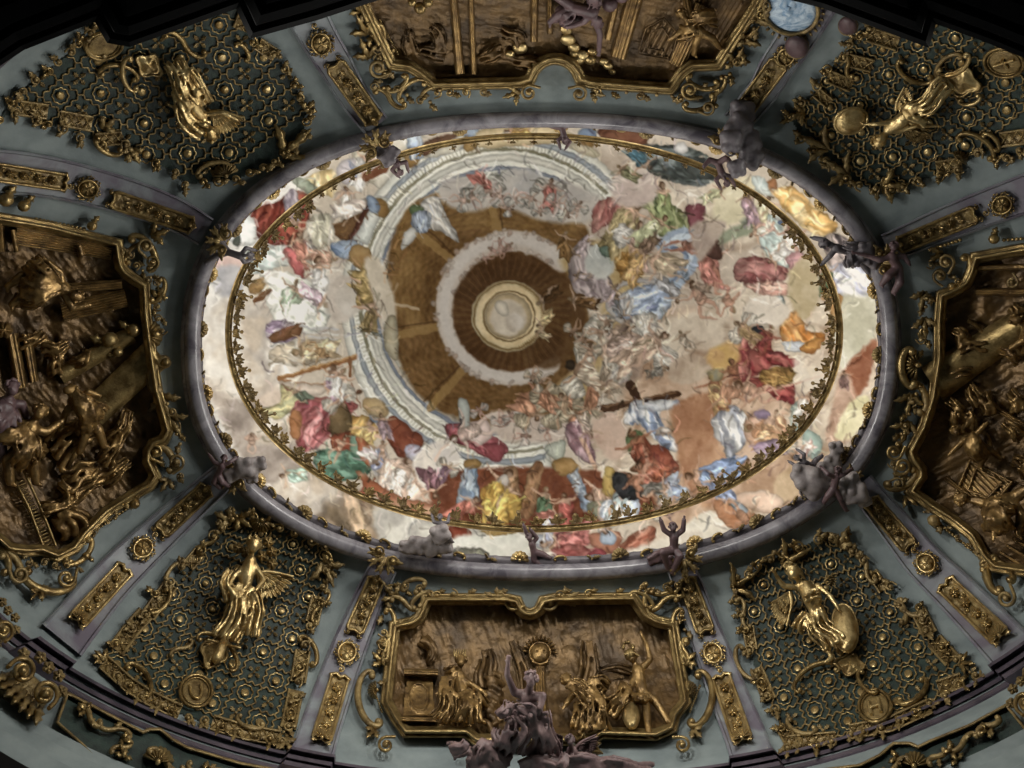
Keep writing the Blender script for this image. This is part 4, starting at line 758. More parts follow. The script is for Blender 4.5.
def green_panel(label, poly, quad, nu, nv, border, rnd, lattice_from=0):
    o = thing('diaper_panel', label, 'wall panel', COVE(*np.mean(poly, 0)), 'dark green diaper panels of the vault')
    r = random.Random(rnd); P = np.asarray(poly, float)
    mb = MB(); field(mb, COVE, P, lambda X, Y: .035 + .006 * vnoise(X, Y, 4, 3, 2), 1.7); mb.build('green_ground', GREEN, o)
    cen = P.mean(0)
    # net of wavy gilt lines
    mb = MB(); ins = lambda x, y: inside(np.array([x]), np.array([y]), P)[0]
    for i in range(nu + 1):
        t = np.linspace(0, 1, nv * 30 + 1); q = bil(quad, i / nu + .0065 * np.sin(t * nv * 6 * PI), t); run(mb, q, P)
    for j in range(nv + 1):
        t = np.linspace(0, 1, nu * 30 + 1); q = bil(quad, t, j / nv + .0065 * np.sin(t * nu * 6 * PI)); run(mb, q, P)
    mb.build('wavy_net', OLDG, o)
    mf = MB(); nb = 0
    for i in range(nu):
        for j in range(nv):
            c = bil(quad, (i + .5) / nu, (j + .5) / nv); e = bil(quad, (i + 1) / nu, (j + .5) / nv) - bil(quad, i / nu, (j + .5) / nv)
            R = np.hypot(*e) / 2
            if not ins(*c): continue
            if (i + j) % 2 == 0:
                mb = MB(); rosette(mb, COVE, c[0], c[1], R * .78, 8, .03, .03, 0, 0); 
                th = np.linspace(0, 2 * PI, 49)[:-1]; rr = R * .66 * (.86 + .14 * np.abs(np.cos(th * 4)))
                mb = MB(); tube(mb, COVE, np.stack([c[0] + rr * np.cos(th), c[1] + rr * np.sin(th)], 1), .7, .06, 4, True)
                disc(mb, COVE, c[0], c[1], R * .34, .04, .06, n=14); mb.build('flower_boss', GOLDB, o); nb += 1
            else:
                for k in range(4):
                    a = k * PI / 2 + .78; leaf(mf, COVE, c[0] + 1.5 * math.cos(a), c[1] + 1.5 * math.sin(a), a, R * .55, R * .34, .1, .04, .04)
                ball(mf, COVE, c[0], c[1], R * .13, .08)
    mf.build('quatrefoil_pattern', OLDG, o)
    # carved border, piece by piece: kind, points, size
    ms, mn = MB(), MB()
    for kind, pts, w in border:
        if kind == 'net': lattice_strip(ms, mn, pts, w)
    if ms.n: f = ms.build('border_strip', OLDG, o); mn.build('crossed_net', GOLD, f)
    for kind, pts, w in border:
        pts = [np.array(q, float) for q in pts]
        if kind == 'net': continue
        mb = MB()
        if kind == 'C': scroll(mb, COVE, pts[0], pts[1], w, 1, 'C', .12); m_ = (pts[0] + pts[1]) / 2; nm = 'c_scroll'
        if kind == 'c': scroll(mb, COVE, pts[0], pts[1], w, -1, 'C', .12); nm = 'c_scroll'
        if kind == 'S': scroll(mb, COVE, pts[0], pts[1], w, 1, 'S', .12); nm = 's_scroll'
        if kind == 'leaf':
            d = pts[1] - pts[0]; an = math.atan2(d[1], d[0]); L = np.hypot(*d)
            for k in (-.5, 0, .5): leaf(mb, COVE, pts[0][0], pts[0][1], an + k, L * (1 - .35 * abs(k)), w, k, .05, .14)
            nm = 'acanthus_leaf'
        if kind == 'shell': d = pts[1] - pts[0]; shell(mb, COVE, pts[0][0], pts[0][1], math.atan2(d[1], d[0]), w, 2.9, 9, .06, .18); nm = 'shell'
        mb.build(nm, GOLD if r.random() < .6 else OLDG, o)
    # small leafy crockets all along the edge
    q = dense(P, 12.5, True)
    for k, (x, y) in enumerate(q):
        if k % 1 == 0:
            d = np.array([x, y]) - cen; an = math.atan2(d[1], d[0]); mb = MB(); s = 1 if k % 2 else -1
            x += r.uniform(-2, 2); y += r.uniform(-2, 2)
            spiral(mb, COVE, x, y, r.uniform(4, 5.5), an + r.uniform(-.6, .6), 1.2, s, 1.5, .12, 4)
            for m_ in range(2): leaf(mb, COVE, x, y, an + r.uniform(-1.5, 1.5), r.uniform(8, 13), 6, r.uniform(-.5, .5), .05, .13)
            mb.build('leafy_crocket', OLDG if k % 3 else GOLD, o)
    return o
def run(mb, q, P):
    m = inside(q[:, 0], q[:, 1], P); i = 0
    while i < len(q):
        if m[i]:
            j = i
            while j + 1 < len(q) and m[j + 1]: j += 1
            if j - i > 2: tube(mb, COVE, q[i:j + 1], .95, .06, 4)
            i = j + 1
        else: i += 1
def cartouche(mb, x, y, an, R, mp=COVE):
    th = np.linspace(0, 2 * PI, 41)[:-1]; rr = R * (1 + .16 * np.cos(4 * th)); u = np.array([.02, .6, .85, .92, 1, 1.04]); H = np.array([.2, .18, .12, .2, .16, 0])
    a = rr[:, None] * np.cos(th)[:, None] * u * 1.25; b = rr[:, None] * np.sin(th)[:, None] * u
    mb.grid(mp(x + a * math.cos(an) - b * math.sin(an), y + a * math.sin(an) + b * math.cos(an), H[None] + 0 * a + .03), cu=True)
def medallion(x, y, R, an, ex, letter, label):
    o = thing('gilt_medallion', label, 'medallion', COVE(x, y, .1), 'round gilt medallions in the green panels')
    mb = MB(); disc(mb, COVE, x, y, R * .92, .08, .06, ex, an); mb.build('plate', OLDG, o)
    mb = MB(); ringo(mb, COVE, x, y, R * .95, 1.6, .16, ex, an); ringo(mb, COVE, x, y, R * .78, .8, .15, ex, an); mb.build('rim', GOLD, o)
    if letter:
        cu, su = math.cos(an), math.sin(an); T = lambda u, v: (x + R * (u * ex * cu - v * su), y + R * (u * ex * su + v * cu)); mb = MB()
        for st in letter: tube(mb, COVE, smooth([T(*q) for q in st], 5) if len(st) > 2 else [T(*st[0]), T((st[0][0] + st[1][0]) / 2, (st[0][1] + st[1][1]) / 2), T(*st[1])], 1.7, .17, 6)
        mb.build('raised_letter', GOLDB, o)
# borders are given as pixel points on the vault
GP = {}
GP['BL'] = green_panel('dark green gilt diaper panel at the lower left, holding the U medallion',
  [(232, 518), (214, 538), (200, 550), (182, 566), (171, 583), (154, 593), (146, 613), (131, 627), (116, 643), (104, 659), (120, 678), (143, 695), (172, 710), (205, 722), (240, 733), (283, 741), (291, 712), (299, 668), (303, 645), (308, 626), (320, 605), (326, 572), (324, 546), (280, 528), (255, 520)],
  [(228, 512), (352, 552), (292, 748), (98, 668)], 8, 9,
  [('net', [(146, 613), (131, 630), (116, 650)], 9), ('net', [(171, 584), (158, 602), (148, 616)], 8), ('net', [(200, 552), (188, 566)], 7), ('net', [(104, 662), (128, 684), (150, 698), (180, 712)], 8), ('net', [(212, 722), (245, 732), (280, 738)], 8), ('net', [(288, 728), (296, 690)], 8), ('net', [(298, 682), (303, 650)], 8), ('net', [(312, 622), (318, 596)], 7),
   ('C', [(166, 590), (150, 610)], 2.2), ('c', [(182, 566), (170, 588)], 2), ('leaf', [(232, 522), (214, 512)], 9), ('leaf', [(236, 516), (252, 528)], 8), ('S', [(214, 536), (200, 552)], 2), ('C', [(128, 668), (146, 694)], 2.2), ('c', [(240, 716), (262, 724)], 2), ('leaf', [(322, 560), (334, 588)], 8), ('S', [(326, 592), (316, 622)], 2), ('C', [(300, 640), (312, 664)], 2.2), ('leaf', [(284, 738), (292, 752)], 7), ('leaf', [(106, 660), (94, 650)], 6), ('S', [(172, 656), (190, 640)], 1.8), ('shell', [(262, 520), (250, 540)], 12)], 1)
GP['BR'] = green_panel('dark green gilt diaper panel at the lower right, holding the H medallion',
  [(760, 566), (797, 548), (817, 540), (846, 538), (862, 562), (876, 578), (892, 588), (898, 606), (918, 608), (928, 632), (942, 648), (958, 660), (976, 676), (946, 694), (914, 713), (881, 727), (849, 736), (817, 745), (786, 747), (781, 727), (768, 695), (756, 672), (750, 650), (745, 627), (738, 600), (740, 584)],
  [(728, 560), (850, 526), (990, 676), (790, 756)], 8, 9,
  [('net', [(918, 610), (930, 634)], 8), ('net', [(934, 640), (952, 660)], 9), ('net', [(938, 688), (962, 680)], 8), ('net', [(850, 732), (890, 724), (930, 706)], 8), ('net', [(788, 742), (836, 738)], 7), ('net', [(782, 726), (792, 744)], 7), ('net', [(756, 668), (770, 700)], 7), ('net', [(748, 626), (752, 650)], 6), ('net', [(872, 572), (884, 590)], 6),
   ('c', [(902, 600), (922, 612)], 2.2), ('C', [(896, 604), (902, 622)], 2), ('leaf', [(780, 566), (812, 548)], 8), ('leaf', [(730, 590), (760, 570)], 7), ('leaf', [(838, 548), (848, 528)], 8), ('S', [(858, 556), (876, 580)], 2), ('c', [(742, 648), (756, 676)], 2.2), ('C', [(922, 680), (900, 700)], 2.4), ('C', [(814, 728), (790, 720)], 2.2), ('S', [(738, 600), (750, 626)], 1.8), ('leaf', [(958, 662), (976, 664)], 6)], 2)
GP['TL'] = green_panel('dark green diaper panel at the upper left corner, behind the gilt figure lying across it',
  [(0, 118), (18, 112), (36, 121), (62, 127), (82, 136), (104, 145), (124, 144), (134, 156), (156, 163), (175, 172), (186, 184), (203, 182), (237, 180), (275, 160), (303, 135), (306, 108), (294, 86), (284, 68), (273, 55), (252, 44), (246, 10), (200, 0), (150, 4), (100, 26), (60, 62), (24, 90)],
  [(0, 100), (150, -40), (330, 90), (170, 215)], 8, 8,
  [('net', [(20, 108), (48, 112)], 8), ('net', [(60, 118), (92, 124)], 8), ('net', [(96, 140), (122, 138)], 7), ('net', [(246, 14), (240, 30)], 8), ('net', [(258, 44), (276, 56)], 7), ('C', [(120, 150), (98, 138)], 2.4), ('leaf', [(280, 158), (312, 128)], 10), ('leaf', [(306, 112), (314, 100)], 7), ('c', [(228, 170), (200, 176)], 2.2), ('C', [(104, 56), (88, 40)], 2.6), ('c', [(134, 80), (102, 74)], 2.4), ('S', [(166, 36), (204, 52)], 2.4), ('leaf', [(102, 130), (116, 118)], 7), ('C', [(236, 46), (246, 60)], 2), ('leaf', [(130, 148), (140, 164)], 8), ('shell', [(226, 176), (222, 160)], 13)], 3)
GP['TR'] = green_panel('dark green gilt diaper panel at the upper right, behind the oval shield bearer',
  [(790, 118), (802, 103), (818, 88), (828, 70), (845, 58), (850, 44), (872, 30), (930, 20), (985, 30), (1060, 60), (1060, 150), (1020, 152), (1008, 157), (993, 158), (976, 155), (959, 168), (939, 175), (919, 180), (904, 188), (874, 190), (846, 178), (824, 160), (802, 138)],
  [(790, 110), (880, 0), (1070, 70), (900, 215)], 8, 8,
  [('net', [(868, 34), (898, 44)], 8), ('net', [(848, 60), (872, 66)], 7), ('net', [(828, 76), (852, 86)], 7), ('net', [(816, 92), (830, 104)], 6), ('net', [(1000, 140), (1030, 136)], 8), ('net', [(936, 168), (962, 164)], 7), ('C', [(960, 140), (990, 158)], 2.4), ('c', [(996, 150), (984, 136)], 2), ('leaf', [(806, 112), (788, 118)], 8), ('S', [(844, 56), (852, 76)], 2), ('leaf', [(880, 186), (908, 186)], 8), ('c', [(902, 62), (930, 78)], 2.2), ('C', [(940, 76), (960, 58)], 2), ('leaf', [(830, 150), (800, 136)], 8), ('leaf', [(850, 176), (824, 160)], 8), ('shell', [(958, 160), (968, 148)], 9)], 4)
U_ = [[(-.32, -.45), (-.34, .1), (0, .48), (.34, .1), (.32, -.45)]]
H_ = [[(-.35, -.45), (-.3, .5)], [(.2, -.5), (.35, .45)], [(-.32, .05), (.25, .0)]]
medallion(196, 691, 17, -.15, 1.0, [[(-.3, -.42), (-.26, .2), (.02, .44), (.3, .2), (.36, -.36)]], 'round gilt medallion with a raised U at the foot of the lower left panel')
medallion(875, 706, 17, .0, 1.0, [[(-.4, -.3), (-.2, .5)], [(.18, -.45), (.36, .35)], [(-.28, .1), (.26, -.06)]], 'round gilt medallion with a raised H at the foot of the lower right panel')
medallion(1004, 63, 15, .15, 1.4, [[(-.45, .3), (.45, -.3)], [(-.1, -.2), (.2, .35)]], 'oval gilt medallion with crossed strokes in the upper right panel')
medallion(104, 46, 14, -.2, 1.4, None, 'plain oval gilt scroll medallion in the upper left panel under the black arch')
# ------------------------------------------------------------------ gilt statues on the panels
def PXM(pts): return [COVE(p[0], p[1], p[2]) for p in pts]
def limb(mb, pts, rs, mp=COVE):
    P = [mp(p[0], p[1], p[2]) for p in pts]
    for a, b, ra, rb in zip(P[:-1], P[1:], rs[:-1], rs[1:]):
        k = (a[2] - CZ) / F; cap3(mb, a, b, ra * k, rb * k)
def robe(mb, pts, w0, w1, n, mp=COVE, seed=0, r=1.7):
    w0 *= 1.15; w1 *= 1.3
    """hanging cloth: a bundle of waving folds along a spine of (x, y, h)"""
    rr = random.Random(seed); p = smooth(pts, 5)
    t = np.gradient(p[:, :2], axis=0); t /= np.linalg.norm(t, axis=1)[:, None] + 1e-9; nn = np.stack([-t[:, 1], t[:, 0]], 1)
    f0, p0 = rr.uniform(4, 8), rr.uniform(0, 6)
    for k in range(n):
        v = (k / (n - 1) - .5) * 2 if n > 1 else 0; u = np.linspace(0, 1, len(p)); w = w0 + (w1 - w0) * u
        off = v * w + np.sin(u * f0 + p0) * w * .24 + np.sin(u * rr.uniform(4, 9) + rr.uniform(0, 6)) * w * .07
        q = p[:, :2] + nn * off[:, None]; h = p[:, 2] + .1 * (1 - v * v) + .09 * (1 if k % 2 else -.6) + .04 * np.sin(u * rr.uniform(3, 8) + k)
        P = mp(q[:, 0], q[:, 1], h); s = (P[:, 2] - CZ) / F
        tube3(mb, P, np.maximum(r * np.linspace(.8, 1.2, len(p)), 1.3 * w / max(1, n - 1)) * s, 7)
def head(mb, x, y, h, R, ang, mp=COVE, hair=True):
    """skull, jaw, nose, brow, ears; ang = direction of the crown"""
    c, s = math.cos(ang), math.sin(ang); T = lambda u, v, k: (x + R * (u * c - v * s), y + R * (u * s + v * c), h + k)
    P = lambda u, v, k: mp(*T(u, v, k)); k = (P(0, 0, 0)[2] - CZ) / F * R
    cap3(mb, P(.25, 0, 0), P(-.35, 0, .05), k * .95, k * .7)
    cap3(mb, P(-.1, 0, k * .95), P(.15, 0, k * .85), k * .16, k * .1); cap3(mb, P(.22, -.45, k * .7), P(.22, .45, k * .7), k * .16, k * .16)
    cap3(mb, P(-.55, -.25, k * .55), P(-.55, .25, k * .55), k * .14, k * .14); cap3(mb, P(-.42, -.2, k * .74), P(-.42, .2, k * .74), k * .09, k * .09)
    for q in (-1, 1): cap3(mb, P(.1, q * .95, 0), P(-.15, q * .92, 0), k * .2, k * .16)
def curls(mb, x, y, h, R, ang, n=16, mp=COVE, seed=1):
    rr = random.Random(seed)
    for i in range(n):
        a = ang + rr.uniform(-2.1, 2.1); q = R * rr.uniform(.75, 1.05); ball(mb, mp, x + q * math.cos(a), y + q * math.sin(a), R * rr.uniform(.22, .36), h + rr.uniform(-.05, .08), n=7)
def hand(mb, x, y, h, ang, R, mp=COVE, curl=.4):
    c, s = math.cos(ang), math.sin(ang); T = lambda u, v, k: mp(x + R * (u * c - v * s), y + R * (u * s + v * c), h + k); k = (T(0, 0, 0)[2] - CZ) / F * R
    cap3(mb, T(0, 0, 0), T(.7, 0, 0), k * .32, k * .38)
    for i, (v, L) in enumerate(((-.33, .75), (-.12, .95), (.1, .88), (.32, .66))):
        cap3(mb, T(.75, v, 0), T(.75 + L * .55, v * 1.25, .01), k * .13, k * .12, 6); cap3(mb, T(.75 + L * .55, v * 1.25, .01), T(.75 + L, v * 1.3 + .1, -curl * k * .4), k * .12, k * .1, 6)
    cap3(mb, T(.15, -.35, 0), T(.6, -.8, .02), k * .15, k * .12, 6)
def wing(x, y, ang, L, spread, parent, m_, mp=COVE, h=.2, n=9, side=1, name='wing'):
    mb = MB()
    for row, (f, w) in enumerate(((1, 5.2), (.66, 4.4), (.4, 3.8))):
        for k in range(n - row * 2):
            t = k / (n - 1 - row * 2); a = ang + side * (t - .2) * spread
            leaf(mb, mp, x, y, a, L * f * (1 - .35 * t), w * L / 30, .22 * side, h + row * .04, .05, 1, .06)
    tube(mb, mp, smooth([(x, y), (x + L * .35 * math.cos(ang - .3 * side), y + L * .35 * math.sin(ang - .3 * side)), (x + L * .95 * math.cos(ang - .08 * side), y + L * .95 * math.sin(ang - .08 * side))], 5), np.linspace(2.4, .8, 11) * L / 34, h + .1)
    return mb.build(name, m_, parent)
VX = .028
# lower left: angel with a broad wing
o = thing('gilded_angel', 'gilt angel with one broad wing spread right, above the U medallion', 'statue', COVE(225, 640, .1), 'gilt statues on the green panels')
mb = MB(); limb(mb, [(250, 562, .4), (246, 578, .4), (243, 594, .35)], [6.5, 7.5, 6.5]); limb(mb, [(246, 566, .4), (234, 576, .45), (228, 588, .55)], [3.2, 2.8, 2.2]); hand(mb, 228, 588, .55, 1.8, 4)
limb(mb, [(255, 566, .4), (264, 580, .5), (256, 590, .62)], [3.2, 2.8, 2.2]); hand(mb, 256, 590, .62, 2.6, 4); limb(mb, [(243, 596, .35), (246, 620, .4), (236, 640, .25)], [4.8, 3.8, 2.6]); limb(mb, [(240, 596, .35), (232, 618, .35), (222, 640, .2)], [4.8, 3.6, 2.6])
limb(mb, [(251, 556, .45), (252, 550, .5)], [3, 3]); head(mb, 254, 545, .5, 7.6, -1.3); fuse(mb, 'body', GOLDB, o, VX, 3)
mb = MB(); curls(mb, 254, 542, .5, 6.5, -1.2); fuse(mb, 'curly_hair', GOLD, o, .018, 1, .07, .06)
mb = MB(); robe(mb, [(244, 584, .4), (238, 606, .5), (226, 640, .3)], 7, 10, 9, seed=2); robe(mb, [(250, 588, .4), (254, 612, .45), (250, 636, .25)], 5, 8, 6, seed=3); robe(mb, [(232, 570, .4), (226, 584, .5), (232, 600, .4)], 3, 5, 4, seed=4); fuse(mb, 'billowing_robe', GOLDB, o, .024, 2, .05, .16)
wing(256, 574, .15, 40, 1.15, o, GOLDB, h=.25); wing(240, 566, 2.3, 20, 1.1, o, GOLD, h=.2, side=-1, n=7)
mb = MB(); cartouche(mb, 214, 652, 2.0, 13); scroll(mb, COVE, (200, 640), (232, 668), 2, 1, 'C', .2); mb.build('cartouche_pedestal', GOLD, o)
mb = MB(); limb(mb, [(208, 640, .3), (224, 644, .3), (240, 648, .35)], [1.3, 1.3, 1.3]); limb(mb, [(224, 642, .32), (217, 658, .3)], [4.6, 5.2]); mb.build('stone_tablet', GOLDB, o)
for q, (x, y) in enumerate(((238, 548), (268, 542), (262, 556), (272, 552), (246, 552), (272, 564))):
    mb = MB(); rosette(mb, COVE, x, y, 6, 5, .25, .12, q); mb.build('gilt_blossom', GOLD, o)
# lower right: winged warrior angel with a shield
o = thing('gilded_angel', 'gilt winged warrior angel with raised arm and tall shield, above the H medallion', 'statue', COVE(835, 660, .1), 'gilt statues on the green panels')
mb = MB(); limb(mb, [(806, 588, .45), (812, 600, .5), (816, 612, .42)], [8, 8.6, 6.5]); limb(mb, [(800, 588, .45), (783, 586, .5), (774, 572, .6)], [3.4, 2.8, 2]); hand(mb, 774, 572, .6, -1.9, 4); limb(mb, [(818, 586, .45), (830, 596, .5), (838, 608, .5)], [3.6, 3, 2.2]); hand(mb, 838, 608, .5, .9, 4)
limb(mb, [(814, 614, .45), (820, 634, .45), (832, 658, .3)], [5, 4, 2.6]); limb(mb, [(822, 614, .4), (832, 632, .3), (838, 652, .25)], [4.6, 3.4, 2.4]); limb(mb, [(832, 658, .3), (826, 662, .32)], [2.6, 2]); limb(mb, [(800, 582, .5), (796, 577, .55)], [3, 3]); head(mb, 793, 572, .55, 7.6, -1.7); fuse(mb, 'body', GOLDB, o, VX, 3)
mb = MB(); curls(mb, 792, 568, .58, 6, -1.6, 10); limb(mb, [(790, 566, .6), (788, 558, .62), (784, 556, .6)], [2, 1.6, .8]); fuse(mb, 'crested_hair', GOLD, o, .02, 2)
mb = MB(); robe(mb, [(812, 610, .45), (822, 628, .42), (834, 646, .3)], 8, 11, 9, seed=6); robe(mb, [(804, 598, .5), (820, 594, .55)], 5, 6, 5, seed=7, r=1.2); robe(mb, [(806, 612, .4), (800, 624, .4), (796, 630, .3)], 3, 4, 4, seed=8); fuse(mb, 'tunic', GOLDB, o, .024, 2, .05, .16)
wing(790, 592, 1.75, 36, .8, o, GOLDB, h=.3, side=1); wing(824, 582, -.6, 16, 1.2, o, GOLD, h=.3, n=7)
mb = MB(); disc(mb, COVE, 845, 628, 13, .28, .2, 1.9, 1.45); ringo(mb, COVE, 845, 628, 12.6, 1.2, .36, 1.9, 1.45); mb.build('tall_shield', GOLDB, o)
mb = MB(); cartouche(mb, 850, 664, .2, 11); for_ = [scroll(mb, COVE, a, b, 2, s, 'C', .2) for a, b, s in (((800, 690), (836, 670), 1), ((862, 672), (876, 690), -1))]; mb.build('cartouche_pedestal', GOLD, o)
# upper left: figure lying head down, small child below
o = thing('gilded_angel', 'gilt winged figure lying head down on the upper left green panel', 'statue', COVE(160, 75, .1), 'gilt statues on the green panels')
mb = MB(); limb(mb, [(180, 84, .45), (190, 100, .5), (200, 116, .45)], [6.5, 7.8, 7]); limb(mb, [(182, 86, .4), (176, 72, .4), (168, 62, .3)], [4.4, 3.4, 2.4]); limb(mb, [(186, 84, .4), (184, 68, .5), (176, 60, .35)], [4.4, 3.4, 2.4]); limb(mb, [(196, 116, .5), (182, 112, .55), (172, 106, .5)], [3.2, 2.8, 2]); hand(mb, 172, 106, .5, 3.5, 4); limb(mb, [(206, 114, .45), (222, 112, .5), (234, 118, .5)], [3.2, 2.6, 2]); hand(mb, 234, 118, .5, .6, 4)
limb(mb, [(204, 120, .5), (208, 128, .5)], [3, 3]); head(mb, 211, 133, .5, 7.6, 1.1); fuse(mb, 'body', GOLDB, o, VX, 3)
mb = MB(); curls(mb, 212, 136, .5, 6.5, 1.1, seed=5); fuse(mb, 'curly_hair', GOLD, o, .018, 1, .07, .06)
mb = MB(); robe(mb, [(172, 62, .3), (184, 86, .55), (196, 106, .45)], 9, 7, 9, seed=12); robe(mb, [(186, 70, .4), (200, 90, .5), (206, 104, .4)], 5, 6, 5, seed=13); robe(mb, [(176, 90, .4), (186, 116, .5), (206, 130, .4)], 5, 8, 6, seed=14); fuse(mb, 'billowing_robe', GOLDB, o, .024, 2, .05, .16)
wing(210, 112, .25, 36, 1.0, o, GOLDB, h=.25, side=1); wing(192, 118, 2.6, 20, .9, o, GOLD, h=.25, n=7)
mb = MB(); cartouche(mb, 149, 66, .6, 11); scroll(mb, COVE, (136, 88), (130, 60), 2.2, 1, 'C', .2); mb.build('cartouche_pedestal', GOLDB, o)
# upper right: figure with oval shield
o = thing('gilded_angel', 'gilt figure stretched head down across the upper right green panel, holding out an oval shield', 'statue', COVE(955, 85, .1), 'gilt statues on the green panels')
mb = MB(); limb(mb, [(916, 106, .45), (902, 120, .5), (890, 128, .45)], [6.5, 7.6, 6.5]); limb(mb, [(918, 104, .4), (932, 94, .4), (946, 84, .3)], [4.4, 3.6, 2.6]); limb(mb, [(922, 110, .4), (936, 104, .5), (950, 92, .3)], [4.2, 3.4, 2.4]); limb(mb, [(892, 122, .5), (878, 124, .55), (866, 124, .5)], [3.2, 2.6, 2]); hand(mb, 866, 124, .5, 3.2, 4); limb(mb, [(896, 132, .45), (916, 126, .5), (936, 126, .4)], [3.2, 2.6, 2]); hand(mb, 936, 126, .4, .1, 4)
limb(mb, [(888, 130, .5), (884, 136, .5)], [3, 3]); head(mb, 880, 140, .5, 7.6, 2.3); fuse(mb, 'body', GOLDB, o, VX, 3)
mb = MB(); curls(mb, 877, 142, .5, 6, 2.3, seed=6); fuse(mb, 'curly_hair', GOLD, o, .018, 1, .07, .06)
mb = MB(); robe(mb, [(948, 84, .3), (926, 104, .55), (908, 116, .45)], 9, 7, 9, seed=22); robe(mb, [(904, 104, .4), (912, 118, .5), (926, 124, .4)], 5, 4, 5, seed=23); fuse(mb, 'billowing_robe', GOLDB, o, .024, 2, .05, .16)
wing(896, 110, -1.15, 26, .8, o, GOLDB, h=.3); wing(900, 128, .15, 34, .5, o, GOLD, h=.25, n=7)
mb = MB(); disc(mb, COVE, 851, 121, 13, .2, .2, 1.35, -.35); ringo(mb, COVE, 851, 121, 12.5, 1.4, .3, 1.35, -.35); mb.build('oval_shield', GOLDB, o)
mb = MB(); cartouche(mb, 962, 82, .3, 14); scroll(mb, COVE, (940, 70), (966, 56), 2.2, -1, 'C', .2); scroll(mb, COVE, (978, 96), (960, 100), 1.8, 1, 'C', .2); mb.build('cartouche_pedestal', GOLDB, o)
# ------------------------------------------------------------------ sculpted person from joints (pixel x, y, height off the wall)
def person(parent, m_, mp, S, hd, ch, pe, arms, legs, name='body', vox=None, hair=None, hands=True, seed=1, fat=1.0):
    """S = trunk radius in px; hd = (x, y, h, crown angle); arms and legs = joint lists"""
    k = (mp(ch[0], ch[1], ch[2])[2] - CZ) / F; mb = MB(); mid = [(a + b) / 2 for a, b in zip(ch, pe)]
    limb(mb, [ch, mid, pe], [S, S * .9, S * .95], mp)
    nk = [(ch[0] * .4 + hd[0] * .6), (ch[1] * .4 + hd[1] * .6), (ch[2] * .4 + hd[2] * .6)]; limb(mb, [ch, nk, hd[:3]], [S * .6, S * .42, S * .42], mp)
    for A in arms:
        limb(mb, [ch] + A, [S * .6, S * .46 * fat, S * .38 * fat, S * .27 * fat][:len(A) + 1], mp)
        if hands: d = np.subtract(A[-1], A[-2]); hand(mb, *A[-1], math.atan2(d[1], d[0]), S * .62, mp)
    for L_ in legs:
        limb(mb, [pe] + L_, [S * .75 * fat, S * .66 * fat, S * .45 * fat, S * .3 * fat][:len(L_) + 1], mp)
        d = np.subtract(L_[-1], L_[-2]); a = math.atan2(d[1], d[0]) - .9; e = L_[-1]; limb(mb, [e, (e[0] + S * .7 * math.cos(a), e[1] + S * .7 * math.sin(a), e[2] + .02)], [S * .3, S * .22], mp)
    head(mb, hd[0], hd[1], hd[2], S * .82 * fat ** .7, hd[3], mp)
    o = fuse(mb, name, m_, parent, vox or max(.012, S * k * .13), 2)
    if hair: mb = MB(); curls(mb, hd[0] + S * .2 * math.cos(hd[3]), hd[1] + S * .2 * math.sin(hd[3]), hd[2], S * .78, hd[3], 18, mp, seed); fuse(mb, 'curly_hair', hair, parent, max(.012, S * k * .12), 1)
    return o
def beam(mb, p0, p1, w0, w1, h, flutes=4, depth=.05, mp=COVE, base=.08):
    p = dense([p0, p1], 4); d = np.subtract(p1, p0); d = d / np.hypot(*d); n = np.array([-d[1], d[0]])
    v = np.linspace(-1, 1, flutes * 6 + 1); w = np.linspace(w0, w1, len(p))[:, None]
    X = p[:, :1] + n[0] * w * v; Y = p[:, 1:] + n[1] * w * v
    H = base + h * np.sqrt(np.clip(1 - (v * .98) ** 2, 0, 1)) + depth * np.abs(np.sin(v * PI * flutes / 2)); H[[0, -1]] = H[[0, -1]]
    G = mp(X, Y, np.broadcast_to(H, X.shape)); mb.grid(G)
    for r_ in (0, -1):
        mb.grid(np.stack([G[r_], mp(X[r_], Y[r_], 0 * v + .0)]))
def drape(mb, x, y, ang, L, w, n, mp=COVE, h=.2, seed=1, r=1.4, bend=.3):
    a2 = ang + bend; robe(mb, [(x, y, h), (x + L * .5 * math.cos(ang), y + L * .5 * math.sin(ang), h + .1), (x + L * (.5 * math.cos(ang) + .5 * math.cos(a2)), y + L * (.5 * math.sin(ang) + .5 * math.sin(a2)), h * .7)], w * .7, w, n, mp, seed, r)
def carved(seed, amp, cell, dirn=0, lines=0.0, sp=6.0, base=.04):
    """chased ground: low clouds, foliage and slanting strokes"""
    c, s = math.cos(dirn), math.sin(dirn)
    def f(X, Y):
        u, v = X * c + Y * s, -X * s + Y * c
        z = base + amp * (vnoise(X, Y, cell, seed, 3) ** 2 * 2 - .3) + amp * .22 * vnoise(u / 2.4, v, cell * .5, seed + 5, 2) + .012 * vnoise(u / 4, v, 2.6, seed + 9, 1)
        if lines: z = z + lines * .5 * np.abs(np.sin(v * PI / sp + 2.2 * vnoise(X, Y, 30, seed + 7, 1))) * np.clip(.5 + 1.5 * vnoise(X, Y, 45, seed + 8, 1), 0, 1)
        return z
    return f
FRP = [(-1.5, .04), (-1.5, .2), (0, .26), (2, .26), (2.6, .38), (4.6, .42), (6.2, .34), (7, .2), (8.2, .24), (10, .22), (11, .12), (11.2, 0)]
def relief(name_label, inner, ground, frame_prof=FRP):
    o = thing('relief_panel', name_label, 'relief', COVE(*np.mean(inner, 0)), 'four great gilt reliefs of the vault')
    mb = MB(); field(mb, COVE, offset(inner, 1.0 if area2(inner) > 0 else -1.0), ground, 1.3); mb.build('carved_ground', BRONZE, o)
    mb = MB(); sg = 1 if area2(inner) > 0 else -1
    mould(mb, COVE, inner, [(sg * d, h) for d, h in frame_prof], True, 5); mb.build('moulded_frame', GOLD, o)
    return o
